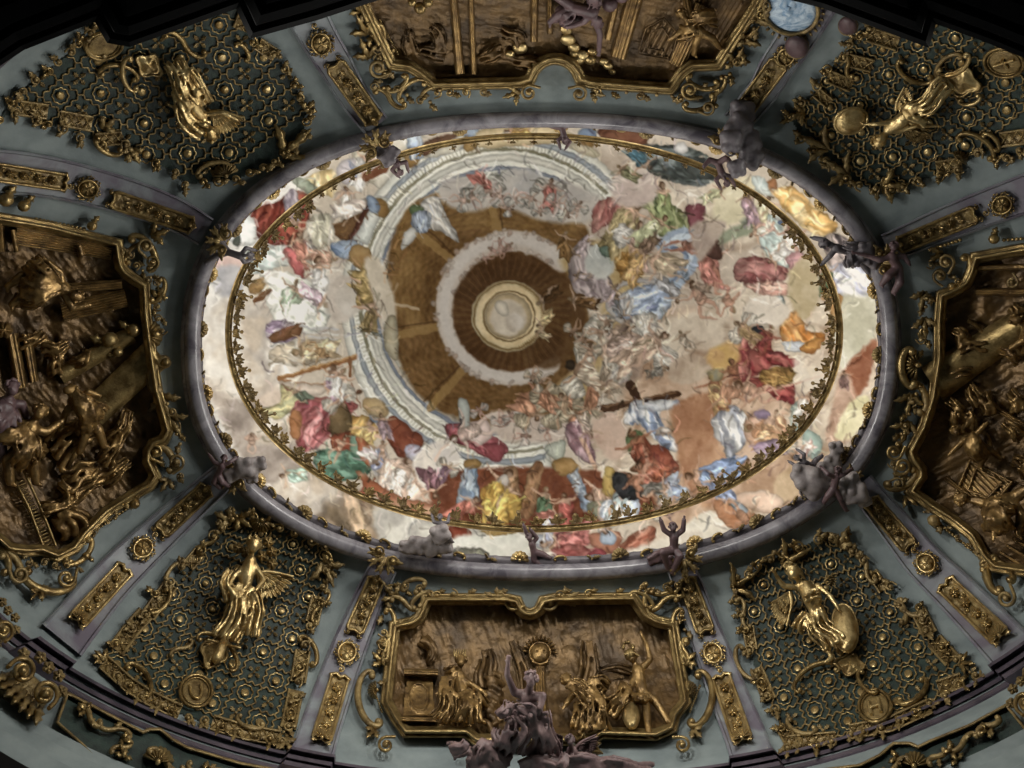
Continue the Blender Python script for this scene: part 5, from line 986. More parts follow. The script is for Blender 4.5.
def area2(p): p = np.asarray(p, float); q = np.roll(p, -1, 0); return float((p[:, 0] * q[:, 1] - q[:, 0] * p[:, 1]).sum())
def orn(o, items, seed=1):
    r = random.Random(seed)
    for it in items:
        k, a, b, w = it[:4]; mb = MB(); m_ = GOLD if r.random() < .65 else OLDG; h = .2
        if k in 'Cc': scroll(mb, COVE, a, b, w, 1 if k == 'C' else -1, 'C', h); nm = 'c_scroll'
        elif k in 'Ss': scroll(mb, COVE, a, b, w, 1 if k == 'S' else -1, 'S', h); nm = 's_scroll'
        elif k == 'L':
            d = np.subtract(b, a); an = math.atan2(d[1], d[0]); L = np.hypot(*d); nm = 'acanthus_leaf'
            for q in (-.55, 0, .5): leaf(mb, COVE, a[0], a[1], an + q, L * (1 - .4 * abs(q)), w, q * .8, .1, .16, 3, .1)
        elif k == 'H': d = np.subtract(b, a); shell(mb, COVE, a[0], a[1], math.atan2(d[1], d[0]), w, 3.0, 9, .12, .2); nm = 'shell'
        elif k == 'B': nm = 'bead_row'; p = dense([a, b], w * 1.9); [ball(mb, COVE, x, y, w, .16, n=7) for x, y in p]
        elif k == 'V': spiral(mb, COVE, a[0], a[1], w, b, 1.5, it[4], w * .26, .28, w * 1.2); nm = 'volute'
        elif k == 'O': mb = MB(); ball(mb, COVE, a[0], a[1], w, .22, n=10); leaf(mb, COVE, a[0], a[1], b, w * 2.6, w * 1.4, .3, .1, .14); nm = 'knob_with_leaf'
        mb.build(nm, m_, o)
def leafy(o, path, sp, size, seed, side=0):
    """a running garland of small leaves and curls along a path"""
    r = random.Random(seed); p = dense(path, sp); t = np.gradient(p, axis=0)
    for i, (x, y) in enumerate(p):
        an = math.atan2(t[i][1], t[i][0]); s = 1 if i % 2 else -1; mb = MB()
        leaf(mb, COVE, x, y, an + s * .9, size * 1.5, size * .8, -s * .4, .1, .14, 3, .1)
        if r.random() < .6: spiral(mb, COVE, x + r.uniform(-1, 1) * size * .4, y + r.uniform(-1, 1) * size * .4, size * .55, an + r.uniform(-2, 2), 1.3, s, size * .16, .22, size * .5)
        if r.random() < .5: ball(mb, COVE, x, y, size * .26, .22, n=7)
        mb.build('garland_leaf', GOLD if r.random() < .5 else OLDG, o)
def arcpts(cx, cy, R, a0, a1, n=10): return [(cx + R * math.cos(a), cy + R * math.sin(a)) for a in np.radians(np.linspace(a0, a1, n))]
# ------------------------------------------------------------------ bottom relief: seated king at an altar, bending man, helmeted warrior
inner = [(430, 604), (506, 604)] + arcpts(530, 602, 17, 168, 12, 7) + [(554, 604), (631, 603), (641, 618), (655, 626), (669, 629), (673, 655), (681, 700), (671, 712), (668, 724), (655, 730), (600, 728), (590, 735), (478, 735), (468, 727), (408, 727), (400, 716), (391, 700), (396, 655), (399, 630), (414, 627), (424, 620)]
o = relief('wide gilt relief below the opening with a seated king and a helmeted warrior', inner, carved(3, .05, 24, 1.3, .02, 7))
orn(o, [('V', (513, 602), 1.2, 8, 1), ('V', (550, 602), 1.9, 8, -1), ('L', (500, 600), (484, 592), 6), ('L', (562, 600), (580, 592), 6), ('C', (416, 592), (400, 622), 2.4), ('S', (392, 600), (420, 606), 2.2), ('c', (652, 592), (664, 622), 2.4), ('s', (676, 600), (646, 606), 2.2), ('L', (396, 600), (384, 584), 7), ('L', (672, 598), (682, 584), 7), ('c', (432, 596), (414, 608), 2.2), ('C', (632, 596), (650, 608), 2.2),
        ('C', (386, 612), (380, 642), 2.4), ('c', (682, 612), (686, 642), 2.4), ('S', (382, 640), (388, 664), 2), ('s', (686, 640), (684, 664), 2), ('L', (384, 664), (372, 652), 8), ('L', (684, 664), (696, 652), 8), ('H', (377, 690), (366, 690), 9), ('H', (688, 690), (700, 690), 9), ('c', (372, 676), (378, 722), 3), ('C', (698, 676), (692, 722), 3), ('O', (388, 682), 2.8, 4.4), ('O', (682, 680), .4, 4.4),
        ('V', (386, 745), -1.6, 8, -1), ('V', (682, 745), -1.6, 8, 1), ('L', (376, 728), (366, 738), 7), ('L', (692, 728), (702, 738), 7), ('V', (462, 752), -1.5, 5, 1), ('B', (374, 690), (382, 712), 1.2), ('B', (700, 686), (690, 712), 1.2), ('C', (404, 590), (424, 584), 2), ('c', (646, 584), (668, 588), 2)], 5)
leafy(o, [(436, 596), (498, 596)], 13, 8, 3); leafy(o, [(562, 596), (628, 595)], 13, 8, 4); leafy(o, [(384, 600), (384, 660)], 14, 8, 5); leafy(o, [(684, 600), (686, 660)], 14, 8, 6); leafy(o, [(392, 588), (430, 592)], 11, 7, 7); leafy(o, [(640, 590), (680, 586)], 11, 7, 8)
mb = MB(); field(mb, COVE, [(407, 677), (433, 678), (434, 716), (403, 715)], lambda X, Y: .22 + .03 * (np.abs(np.hypot((X - 419) / 9, (Y - 697) / 14) - 1) < .12), 1.2); beam(mb, (404, 672), (438, 673), 4, 4, .3, 2); beam(mb, (402, 719), (436, 720), 3, 3, .26, 2); ringo(mb, COVE, 419, 697, 9, .8, .25, 1.5, 1.5); mb.build('altar_block', BRONZE2, o)
mb = MB(); [drape(mb, 428 + q, 665 - q, -1.2 - .1 * q, 26, 3, 3, seed=q, h=.12, r=1.1, bend=-.8) for q in range(0, 9, 3)]; fuse(mb, 'rising_smoke', BRONZE, o, .03, 2)
mb = MB(); beam(mb, (412, 727), (470, 728), 6, 6, .12, 14, .03); 
for x in range(414, 470, 4): tube(mb, COVE, [(x, 722), (x, 726), (x, 731)], .8, .2, 5)
mb.build('reeded_step', BRONZE2, o)
rf = lambda nm, lab: (lambda q: (tag(q, lab), q)[1])(_sub(nm, o))
def _sub(nm, par):
    e = bpy.data.objects.new(nm, None); C.objects.link(e); adopt(e, par); e.empty_display_size = .1; return e
q = _sub('seated_king', o)
person(q, BRONZE2, COVE, 7, (461, 661, .5, -1.5), (458, 676, .42), (462, 694, .4), [[(446, 680, .45), (440, 690, .5)], [(470, 684, .5), (482, 692, .45)]], [[(476, 702, .5), (480, 720, .35)], [(462, 708, .5), (466, 724, .35)]], 'king_body', hair=BRONZE2)
mb = MB(); drape(mb, 448, 676, 1.6, 46, 8, 8, seed=2, h=.5); drape(mb, 464, 690, 1.25, 34, 10, 9, seed=3, h=.55); drape(mb, 460, 668, 2.6, 16, 5, 5, seed=4, h=.45); drape(mb, 474, 690, .9, 22, 5, 4, seed=5, h=.35); fuse(mb, 'king_robe', BRONZE2, q, .028, 2, .05, .16)
mb = MB(); [tube(mb, COVE, [(455 + k * 2, 657), (454 + k * 2.2, 653), (454 + k * 2.4, 649)], [1.3, 1, .5], .52, 5) for k in range(6)]; mb.build('crown', GOLD, q)
mb = MB(); 
for k in range(7): drape(mb, 484 + 3 * (k % 2), 676 + 7 * k, .1 + .1 * k, 18, 2.4, 2, seed=10 + k, h=.08, r=1)
fuse(mb, 'throne_back', BRONZE, o, .03, 2)
mb = MB(); disc(mb, COVE, 540, 653, 11, .05, .22, .9, 0); ringo(mb, COVE, 540, 653, 10.5, 1, .18); tube(mb, COVE, [(532, 662), (540, 665), (548, 662)], 1.4, .24, 6)
for x in (537, 544): ball(mb, COVE, x, 650, 1.3, .3)
for k in range(13): a = PI + k * PI / 12; leaf(mb, COVE, 540 + 10 * math.cos(a), 652 + 10 * math.sin(a), a, 8, 3, .2, .05, .06)
beam(mb, (540, 666), (541, 733), 5, 8, .2, 4); mb.build('masked_pillar', BRONZE2, o)
q = _sub('bending_man', o)
person(q, BRONZE2, COVE, 7, (567, 680, .5, -2.4), (580, 686, .45), (592, 702, .4), [[(572, 696, .5), (566, 704, .5)], [(598, 690, .5), (606, 700, .45)]], [[(598, 716, .45), (604, 732, .3)], [(584, 716, .4), (580, 732, .3)]], 'man_body', hair=BRONZE2)
mb = MB(); drape(mb, 568, 682, .5, 40, 8, 8, seed=12, h=.6); drape(mb, 588, 690, 1.2, 42, 11, 10, seed=13, h=.55); drape(mb, 576, 700, 1.3, 30, 6, 6, seed=14, h=.35); drape(mb, 588, 680, .15, 22, 5, 5, seed=15, h=.5); fuse(mb, 'cloak', BRONZE2, q, .028, 2, .06, .16)
q = _sub('helmeted_warrior', o)
person(q, BRONZE2, COVE, 6.6, (632, 657, .5, -1.5), (638, 672, .45), (642, 692, .42), [[(650, 660, .45), (647, 646, .45), (643, 637, .4)], [(632, 684, .5), (628, 697, .5)]], [[(646, 706, .42), (649, 736, .25)], [(656, 702, .4), (668, 722, .25)]], 'warrior_body')
mb = MB(); curls(mb, 628, 647, .5, 5.5, -1.5, 16, seed=4); ball(mb, COVE, 630, 655, 6, .55); tube(mb, COVE, [(624, 655), (632, 652), (639, 656)], 1.2, .62, 5); mb.build('plumed_helmet', GOLD, q)
mb = MB(); drape(mb, 626, 682, 1.9, 38, 8, 8, seed=21, h=.45); drape(mb, 640, 692, 1.4, 12, 8, 8, seed=22, h=.45, r=1.2); fuse(mb, 'kilt_and_cloak', BRONZE2, q, .028, 2, .05, .15)
mb = MB(); disc(mb, COVE, 631, 712, 8.6, .3, .25, 2.0, 1.5); ringo(mb, COVE, 631, 712, 8.4, 1, .36, 2.0, 1.5); mb.build('oval_shield', GOLDB, q)
mb = MB(); drape(mb, 600, 670, -.1, 36, 3, 3, seed=30, h=.06, r=.9); drape(mb, 512, 640, 1.2, 60, 6, 5, seed=31, h=.04, r=1); drape(mb, 590, 640, 1.6, 50, 8, 6, seed=32, h=.04, r=1); drape(mb, 484, 650, 1.4, 40, 8, 5, seed=33, h=.04, r=1); fuse(mb, 'low_background_figures', BRONZE, o, .03, 3)
# ------------------------------------------------------------------ top relief, cut by the frame: slanting columns, panelled hall
inner = [(362, -10), (373, 14), (395, 60), (412, 62), (424, 70), (436, 80), (519, 78)] + arcpts(555, 84, 30, 196, 344, 11) + [(591, 78), (668, 84), (678, 70), (690, 61), (715, 60), (744, 16), (762, -14), (690, -46), (556, -60), (430, -44)]
o = relief('gilt relief above the opening with slanting columns and a panelled hall', inner, carved(9, .05, 18, .2, .006, 6))
orn(o, [('V', (529, 93), -1.3, 8, -1), ('V', (579, 94), -1.8, 8, 1), ('L', (520, 92), (502, 98), 6), ('L', (590, 92), (606, 96), 6), ('C', (404, 76), (388, 88), 2.6), ('c', (424, 84), (402, 100), 2.4), ('V', (378, 68), 1.2, 9, 1), ('S', (376, 92), (404, 104), 2.4), ('C', (424, 98), (440, 90), 2), ('V', (690, 90), 1.4, 9, 1), ('C', (716, 82), (690, 76), 2.4), ('c', (686, 104), (712, 96), 2.6), ('S', (722, 78), (716, 106), 2.2), ('V', (708, 108), 2, 7, -1), ('L', (370, 60), (360, 38), 8), ('L', (368, 36), (356, 14), 8), ('L', (362, 14), (352, 0), 7), ('L', (734, 66), (744, 46), 8), ('L', (742, 44), (760, 26), 8), ('L', (754, 22), (772, 8), 8), ('S', (392, 50), (376, 26), 2), ('B', (380, 20), (398, 54), 1.1), ('B', (716, 62), (744, 16), 1.1)], 8)
leafy(o, [(436, 92), (512, 88)], 13, 8, 13); leafy(o, [(596, 90), (672, 96)], 13, 8, 14); leafy(o, [(360, 0), (384, 70)], 12, 9, 15); leafy(o, [(766, 6), (730, 74)], 12, 9, 16); leafy(o, [(372, 84), (430, 102)], 11, 8, 17); leafy(o, [(680, 100), (722, 84)], 11, 8, 18)
for a, b, w0, w1, f in (((452, -20), (460, 74), 4, 5, 2), ((470, -20), (474, 74), 3, 3, 2), ((535, -20), (534, 42), 4, 4, 2), ((550, -20), (550, 34), 3, 3, 2), ((640, -20), (618, 58), 9, 8, 4), ((622, -20), (608, 40), 3, 3, 1), ((704, 6), (676, 66), 9, 8, 5), ((684, -10), (690, 20), 4, 4, 2)): mb = MB(); beam(mb, a, b, w0, w1, .14, f, .04); mb.build('fluted_column', BRONZE2, o)
mb = MB(); field(mb, COVE, [(648, 30), (664, 20), (676, 34), (670, 58), (640, 52)], lambda X, Y: .1 + .03 * np.sign(np.sin(X * .9 + Y * .5)), 1.2)
for pl in ([(646, 28), (664, 18), (678, 34), (671, 60), (638, 54)], [(650, 34), (662, 27), (670, 38), (665, 52), (647, 48)]): tube(mb, COVE, dense(pl, 5, True), .9, .14, 5, True)
field(mb, COVE, [(660, -20), (740, -20), (742, 8), (720, 44), (700, 30), (684, 8)], lambda X, Y: .1 + .05 * np.abs(np.sin((X * .9 + Y * .55) * .7)), 1.3); mb.build('panelled_wall', BRONZE, o)
mb = MB(); [disc(mb, COVE, x, y, r_, .05, .12, 1.3, .2, n=14) for x, y, r_ in ((568, 40, 6), (574, 48, 5), (582, 56, 6), (590, 60, 5), (578, 60, 5), (592, 52, 4), (608, 66, 4), (566, 30, 5), (520, 48, 6), (510, 54, 4), (612, 72, 3), (604, 62, 4), (574, 54, 4))]; mb.build('rising_vapour', GOLDB, o)
mb = MB(); [drape(mb, x, y, a, 26, 6, 5, seed=i, h=.06, r=1) for i, (x, y, a) in enumerate(((480, 62, -.6), (420, 52, 0), (500, 30, .4), (430, 26, .9), (512, 60, .2), (405, 30, 1.2)))]; fuse(mb, 'low_background_figures', BRONZE, o, .03, 3)
for nm, S, J, lab, mm, sd in (('flying_figure', 7, ((598, 22, .6, 2), (592, 12, .6), (574, 8, .5), [[(600, 34, .6), (599, 50, .5)], [(584, 22, .6), (572, 26, .6)]], [[(560, 14, .5), (550, 22, .5)], [(562, 0, .5), (548, -8, .5)]]), 0, PUTTOD, 2), ('seated_figure', 6, ((682, 14, .5, -2), (690, 24, .45), (700, 32, .4), [[(680, 32, .5), (672, 38, .5)], [(702, 18, .5), (712, 12, .5)]], [[(712, 38, .4), (720, 48, .3)], [(696, 42, .4), (694, 54, .3)]]), 0, BRONZE2, 3)):
    q = _sub(nm, o); person(q, mm, COVE, S, *J, name='figure_body', hair=mm)
    mb = MB(); drape(mb, J[1][0], J[1][1], 2.8 + sd, 28, 7, 7, seed=sd, h=.45); drape(mb, J[2][0], J[2][1], sd, 22, 6, 6, seed=sd + 1, h=.4); fuse(mb, 'figure_robe', mm, q, .03, 2, .05, .16)
q = _sub('cloud_bank', o)
for x, y, r_ in ((562, 12, 8), (556, 18, 6), (570, 20, 6), (580, 18, 6), (590, 6, 8), (610, 4, 9), (622, -4, 8), (420, 8, 7), (428, 2, 6), (412, 2, 5)):
    mb = MB(); ball(mb, COVE, x, y, r_ * .9, .4, n=12); mb.build('cloud_puff', PUTTOD if x > 500 else GOLD, q)
# ------------------------------------------------------------------ left relief
inner = [(-70, 214), (-8, 222), (50, 232), (113, 248), (114, 258), (116, 268), (122, 276), (130, 282), (140, 288), (141, 312), (146, 352), (152, 392), (163, 430), (160, 436), (150, 440), (144, 450), (143, 462), (150, 476), (146, 482), (129, 492), (104, 508), (82, 530), (72, 544), (58, 551), (44, 545), (28, 546), (12, 544), (-4, 530), (-20, 500), (-70, 500)]
o = relief('gilt relief left of the opening with tilted beams, fluted shafts and dark figures', inner, carved(21, .07, 22, .9, .006, 8))
orn(o, [('C', (132, 240), (150, 268), 3), ('c', (150, 248), (128, 262), 2.2), ('V', (146, 246), 2.4, 8, 1), ('V', (152, 262), 1, 7, -1), ('L', (150, 236), (170, 230), 8), ('C', (160, 280), (152, 300), 2.4), ('L', (156, 300), (164, 286), 7), ('H', (147, 335), (160, 335), 15), ('c', (156, 334), (166, 362), 4), ('c', (166, 362), (158, 390), 4), ('O', (134, 330), 3.4, 7), ('O', (110, 340), 3.0, 8), ('O', (118, 352), 2.6, 5), ('L', (160, 392), (170, 420), 8), ('L', (168, 414), (182, 438), 7), ('V', (156, 452), 2, 8, 1), ('C', (158, 450), (170, 470), 3), ('V', (176, 462), 1, 8, -1), ('L', (170, 478), (160, 492), 6), ('O', (135, 504), 2.6, 5), ('B', (128, 508), (96, 530), 1.8), ('B', (24, 222), (116, 244), 1.4), ('O', (92, 226), -1.2, 5), ('O', (24, 206), -1, 6), ('O', (6, 200), -1.2, 7), ('B', (36, 219), (84, 229), 2), ('C', (70, 580), (28, 572), 3.4), ('c', (66, 560), (88, 540), 2.6), ('V', (66, 578), .2, 9, 1), ('V', (20, 574), 2.8, 9, -1), ('L', (42, 584), (42, 602), 7), ('L', (40, 590), (30, 600), 5), ('O', (86, 556), .4, 4), ('C', (2, 556), (16, 580), 3), ('C', (-12, 548), (4, 572), 3)], 11)
leafy(o, [(154, 296), (162, 330)], 9, 7, 23); leafy(o, [(164, 394), (180, 444)], 9, 8, 24); leafy(o, [(120, 250), (158, 284)], 10, 7, 25); leafy(o, [(152, 450), (180, 474)], 10, 7, 26); leafy(o, [(20, 560), (76, 566)], 11, 7, 27); leafy(o, [(138, 496), (84, 540)], 13, 5, 28)
mb = MB(); beam(mb, (16, 236), (112, 252), 9, 8, .2, 7, .05); beam(mb, (62, 312), (126, 298), 10, 9, .2, 7, .05); beam(mb, (70, 288), (122, 284), 5, 5, .16, 3, .04); beam(mb, (-6, 224), (-4, 252), 10, 10, .2, 3); beam(mb, (13, 230), (17, 252), 3, 3, .3, 1); beam(mb, (79, 246), (82, 256), 4, 4, .32, 1); mb.build('fluted_shaft', BRONZE2, o)
mb = MB(); beam(mb, (60, 376), (132, 334), 9, 9, .16, 1, .0); mb.build('broad_beam', GOLD, o)
mb = MB(); beam(mb, (92, 414), (158, 352), 15, 17, .14, 1, .0); mb.build('broad_beam', GOLD, o)
mb = MB(); beam(mb, (12, 334), (22, 388), 7, 7, .18, 2, .04); beam(mb, (26, 334), (34, 382), 6, 5, .18, 2, .04); mb.build('carved_post', BRONZE2, o)
mb = MB(); 
for k in range(22): beam(mb, (14 + k * 1.45, 484 + k * 3.1), (24 + k * 1.45, 480 + k * 3.1), 1.1, 1.1, .12, 1, 0)
tube(mb, COVE, [(10, 470), (30, 510), (44, 548)], 1.4, .22, 5); tube(mb, COVE, [(22, 466), (40, 506), (56, 546)], 1.4, .22, 5); mb.build('flight_of_steps', GOLD, o)
mb = MB(); [tube(mb, COVE, [(60, 462 - k * 0), (60 + k * 4, 450 - k * 2), (80 + k * 5, 420 - k * 3)], 1, .12, 5) for k in range(7)]; drape(mb, 84, 424, 2.3, 44, 16, 9, seed=5, h=.1, r=1.5); drape(mb, 100, 470, 2.6, 40, 14, 8, seed=6, h=.08); drape(mb, 60, 510, .8, 30, 12, 6, seed=7, h=.06); fuse(mb, 'bundled_rays', BRONZE2, o, .03, 2, .04, .2)
for i, (S, J, lab, mm) in enumerate(((8, ((76, 296, .7, .3), (62, 288, .6), (40, 280, .5), [[(72, 308, .6), (84, 306, .6)], [(60, 272, .6), (48, 262, .6)]], [[(22, 276, .5), (8, 286, .4)], [(28, 292, .5), (12, 304, .4)]]), 'dark reclining figure among the shafts', BRONZE2),
        (9, ((40, 412, .8, -1.2), (30, 428, .7), (20, 446, .6), [[(46, 432, .7), (58, 424, .7)], [(14, 424, .7), (2, 414, .6)]], [[(34, 462, .6), (36, 482, .5)], [(8, 460, .6), (10, 482, .5)]]), 'dark bearded figure beside the rays', BRONZE2),
        (8, ((70, 390, .8, 0), (76, 400, .6), (84, 412, .5), [[(88, 392, .7), (94, 394, .7)], [(66, 412, .6), (62, 424, .5)]], [[(98, 430, .5), (104, 446, .4)], [(86, 432, .5), (80, 452, .4)]]), 'dark figure lying on the broad beam', BRONZE2),
        (9, ((12, 388, .8, -1.8), (6, 404, .7), (-4, 424, .6), [[(22, 404, .7), (26, 416, .6)], [(-8, 400, .6), (-14, 390, .6)]], [[(0, 442, .6), (4, 460, .5)], [(-12, 440, .6), (-14, 460, .5)]]), 'grey violet figure at the left edge', PUTTOD))):
    q = _sub('relief_figure', o); tag(q, lab); person(q, mm, COVE, S, *J, name='figure_body', hair=mm, seed=i)
    mb = MB(); x, y = J[1][:2]; x2, y2 = J[2][:2]; an = math.atan2(y2 - y, x2 - x)
    for k in range(4): drape(mb, x + random.uniform(-6, 6), y + random.uniform(-6, 6), an + random.uniform(-.8, .8), 38, 8, 7, seed=40 + i * 5 + k, h=.68, r=1.9)
    fuse(mb, 'figure_robe', mm, q, .03, 2, .07, .18)
mb = MB(); 
for i, (x, y, a, L) in enumerate(((44, 330, 2.4, 30), (52, 350, 1.2, 26), (70, 344, 2.8, 30), (90, 350, 2.2, 24), (120, 430, 1.9, 40), (130, 410, 2.0, 40), (100, 470, 2.4, 30), (70, 500, 2.6, 30), (130, 460, 2.4, 36), (60, 480, .9, 28))): drape(mb, x, y, a, L, 6, 5, seed=60 + i, h=.1, r=1.3)
fuse(mb, 'drifting_foliage', BRONZE2, o, .03, 2, .05, .12)
for i, (x, y) in enumerate(((20, 300), (34, 470), (4, 330), (40, 450))):
    mb = MB(); rosette(mb, COVE, x, y, 9, 6, .2, .2, i); mb.build('foliage_boss', BRONZE2, o)
# ------------------------------------------------------------------ right relief
inner = [(1090, 250), (1024, 254), (979, 262), (976, 274), (970, 286), (958, 294), (946, 299), (944, 322), (944, 358), (938, 398), (928, 430), (916, 452), (918, 458), (926, 468), (926, 478), (918, 490), (934, 502), (956, 516), (976, 532), (987, 552), (996, 562), (1024, 566), (1090, 560)]
o = relief('gilt relief right of the opening with a broad slanting beam and a toppled cart', inner, carved(33, .06, 22, -.4, .006, 9))
orn(o, [('C', (964, 258), (952, 286), 3), ('V', (946, 262), .5, 8, -1), ('V', (940, 276), 2.2, 7, 1), ('L', (944, 252), (928, 262), 7), ('B', (930, 250), (960, 240), 2), ('O', (994, 239), -1.6, 5), ('B', (1004, 240), (1030, 238), 2), ('L', (925, 290), (920, 312), 7), ('L', (924, 316), (926, 340), 7), ('H', (918, 365), (906, 365), 15), ('c', (912, 352), (914, 384), 3.6), ('C', (912, 386), (920, 412), 3), ('L', (912, 392), (906, 418), 7), ('L', (910, 420), (900, 446), 7), ('V', (894, 452), .4, 8, 1), ('C', (912, 470), (888, 484), 3), ('V', (902, 466), 1.4, 8, -1), ('V', (898, 484), -2, 6, 1), ('L', (904, 494), (918, 506), 6), ('O', (934, 521), .8, 6), ('B', (942, 526), (974, 552), 1.8), ('C', (984, 566), (1010, 580), 3), ('V', (1006, 598), -.4, 9, 1), ('O', (984, 570), 1.4, 4), ('c', (996, 560), (1000, 590), 3.6), ('V', (1012, 282), -.6, 6, 1)], 12)
leafy(o, [(926, 296), (924, 350)], 10, 8, 33); leafy(o, [(920, 384), (898, 444)], 10, 8, 34); leafy(o, [(930, 264), (956, 284)], 9, 7, 35); leafy(o, [(890, 462), (914, 492)], 9, 7, 36); leafy(o, [(924, 512), (978, 552)], 13, 5, 37)
mb = MB(); beam(mb, (932, 384), (1030, 318), 20, 15, .2, 1, 0); mb.build('broad_beam', GOLD, o)
mb = MB(); beam(mb, (976, 292), (1050, 292), 4, 4, .2, 2); beam(mb, (978, 268), (1050, 266), 3, 3, .2, 1); mb.build('architrave', BRONZE2, o)
mb = MB(); field(mb, COVE, [(970, 462), (1010, 482), (990, 506), (958, 492)], lambda X, Y: .14 + .04 * np.abs(np.sin((X - Y) * .5)), 1.3)
for pl in ([(970, 460), (1012, 482), (990, 508), (956, 493)], [(976, 468), (1002, 482), (988, 498), (968, 490)]): tube(mb, COVE, dense(pl, 5, True), 1.2, .2, 5, True)
mb.build('toppled_chest', BRONZE2, o)
mb = MB(); [beam(mb, (1000 + k * 6, 552 - k * 7), (1040 + k * 6, 576 - k * 7), 1.6, 1.6, .12, 1) for k in range(7)]; beam(mb, (946, 478), (1000, 520), 3, 3, .12, 2); beam(mb, (980, 400), (1050, 440), 3, 3, .1, 2); mb.build('floor_boards', BRONZE2, o)
mb = MB(); tube(mb, COVE, arcpts(962, 342, 22, -75, 40, 12), np.linspace(2.4, 1.2, 12), .14, 6); tube(mb, COVE, arcpts(972, 446, 18, -80, 60, 10), np.linspace(3, 1, 10), .2, 6); mb.build('crescent_branch', BRONZE2, o)
mb = MB()
for i, (x, y, a, L) in enumerate(((952, 330, .6, 20), (958, 352, -.4, 30), (948, 400, .9, 26), (968, 386, .9, 24), (984, 392, 1.2, 24), (966, 412, 1.2, 22), (1000, 350, .2, 22), (1004, 420, .7, 26), (1010, 390, 1, 24), (1012, 460, .4, 22), (950, 376, -.3, 22), (1012, 305, .9, 22))): drape(mb, x, y, a, L, 6, 5, seed=80 + i, h=.12, r=1.3)
fuse(mb, 'drifting_foliage', BRONZE2, o, .03, 2, .06, .12)
for i, (S, J, lab) in enumerate(((8, ((962, 498, .6, 2.6), (992, 506, .6), (1010, 500, .5), [[(980, 500, .6), (968, 499, .6)], [(996, 524, .6), (994, 534, .6)]], [[(1022, 516, .5), (1018, 534, .4)], [(1026, 490, .5), (1038, 500, .4)]]), 'dark kneeling figure beside the chest'), (6, ((956, 431, .5, -2), (966, 438, .4), (978, 444, .4), [[(958, 446, .4), (952, 452, .4)], [(976, 434, .4), (984, 426, .4)]], [[(990, 450, .4), (1000, 458, .3)], [(984, 456, .4), (980, 466, .3)]]), 'small crouching figure above the chest'), (7, ((1016, 320, .6, 3), (1030, 326, .5), (1046, 330, .5), [[(1024, 340, .5), (1014, 346, .5)]], [[(1060, 340, .5), (1070, 350, .4)]]), 'dark head at the right edge'))):
    q = _sub('relief_figure', o); tag(q, lab); person(q, BRONZE2, COVE, S, *J, name='figure_body', hair=BRONZE2, seed=i)
    mb = MB(); x, y = J[1][:2]
    for k in range(4): drape(mb, x + random.uniform(-5, 5), y + random.uniform(-5, 5), random.uniform(0, 1.6), S * 3.4, S, 7, seed=90 + i * 5 + k, h=.6, r=1.8)
    fuse(mb, 'figure_robe', BRONZE2, q, .03, 2, .06, .18)
mb = MB(); ball(mb, COVE, 959, 499, 5, .6); mb.build('gilt_ball', GOLDB, o)
# ------------------------------------------------------------------ frieze on the wall below the cornice, lower left and lower right
_k = float(sdep(1.17)) / F; _l = [float(q) for q in lvl(1.17)]; _cx, _cy, _a, _b_, _nn = (_l[0] - ZX) * _k, (_l[1] - ZY) * _k, _l[2] * _k, _l[3] * _k, _l[4]
def WALL(px, py, h=0.0):
    px, py, h = np.broadcast_arrays(np.asarray(px, float), np.asarray(py, float), np.asarray(h, float)); lo = np.full(px.shape, 6.0); hi = np.full(px.shape, 13.0)
    for _ in range(26):
        m = (lo + hi) / 2; o_ = np.abs(((px - ZX) / F * m - _cx) / _a) ** _nn + np.abs(((py - ZY) / F * m - _cy) / _b_) ** _nn > 1
        hi = np.where(o_, m, hi); lo = np.where(o_, lo, m)
    return W(px, py, (lo + hi) / 2 - h)
def friezelike(label, poly, scr, lvs, sh):
    o = thing('frieze_panel', label, 'wall panel', WALL(*np.mean(poly, 0), .05), 'dark green frieze panels below the cornice')
    mb = MB(); field(mb, WALL, poly, lambda X, Y: .05 + .01 * vnoise(X, Y, 6, 4, 2), 3); mb.build('green_ground', GREEN, o)
    sg = 1 if area2(poly) > 0 else -1
    mb = MB(); mould(mb, WALL, poly, [(sg * -1, .04), (sg * -1, .12), (sg * .5, .15), (sg * 2, .12), (sg * 2.5, .02)]); mb.build('gilt_edge', OLDG, o)
    for a, b, w, s in scr: mb = MB(); scroll(mb, WALL, a, b, w, s, 'S', .16); leaf(mb, WALL, (a[0] + b[0]) / 2, (a[1] + b[1]) / 2, 1.0 * s, 12, 6, .3, .08, .14); mb.build('arabesque', OLDG, o)
    for x, y, a, L in lvs: mb = MB(); [leaf(mb, WALL, x, y, a + k, L * (1 - .3 * abs(k)), L * .45, k, .08, .16) for k in (-.6, 0, .6)]; mb.build('acanthus_leaf', GOLD, o)
    for x, y, a, R in sh: mb = MB(); shell(mb, WALL, x, y, a, R, 2.9, 9, .08, .2); mb.build('shell', GOLD, o)
friezelike('dark green frieze panel with gilt arabesques below the cornice at lower left', [(68, 694), (110, 716), (143, 733), (150, 730), (160, 730), (172, 740), (186, 748), (240, 764), (300, 775), (300, 812), (180, 800), (110, 768), (58, 722)],
  [((80, 708), (100, 724), 2.4, 1), ((100, 722), (128, 738), 2, -1), ((150, 752), (182, 768), 2.4, 1), ((190, 764), (226, 780), 2.2, -1), ((112, 752), (130, 742), 2, 1)], [(88, 712, -2.4, 14), (120, 738, .4, 14), (122, 760, -1.2, 14), (200, 770, .3, 16)], [(158, 762, -1.4, 15)])
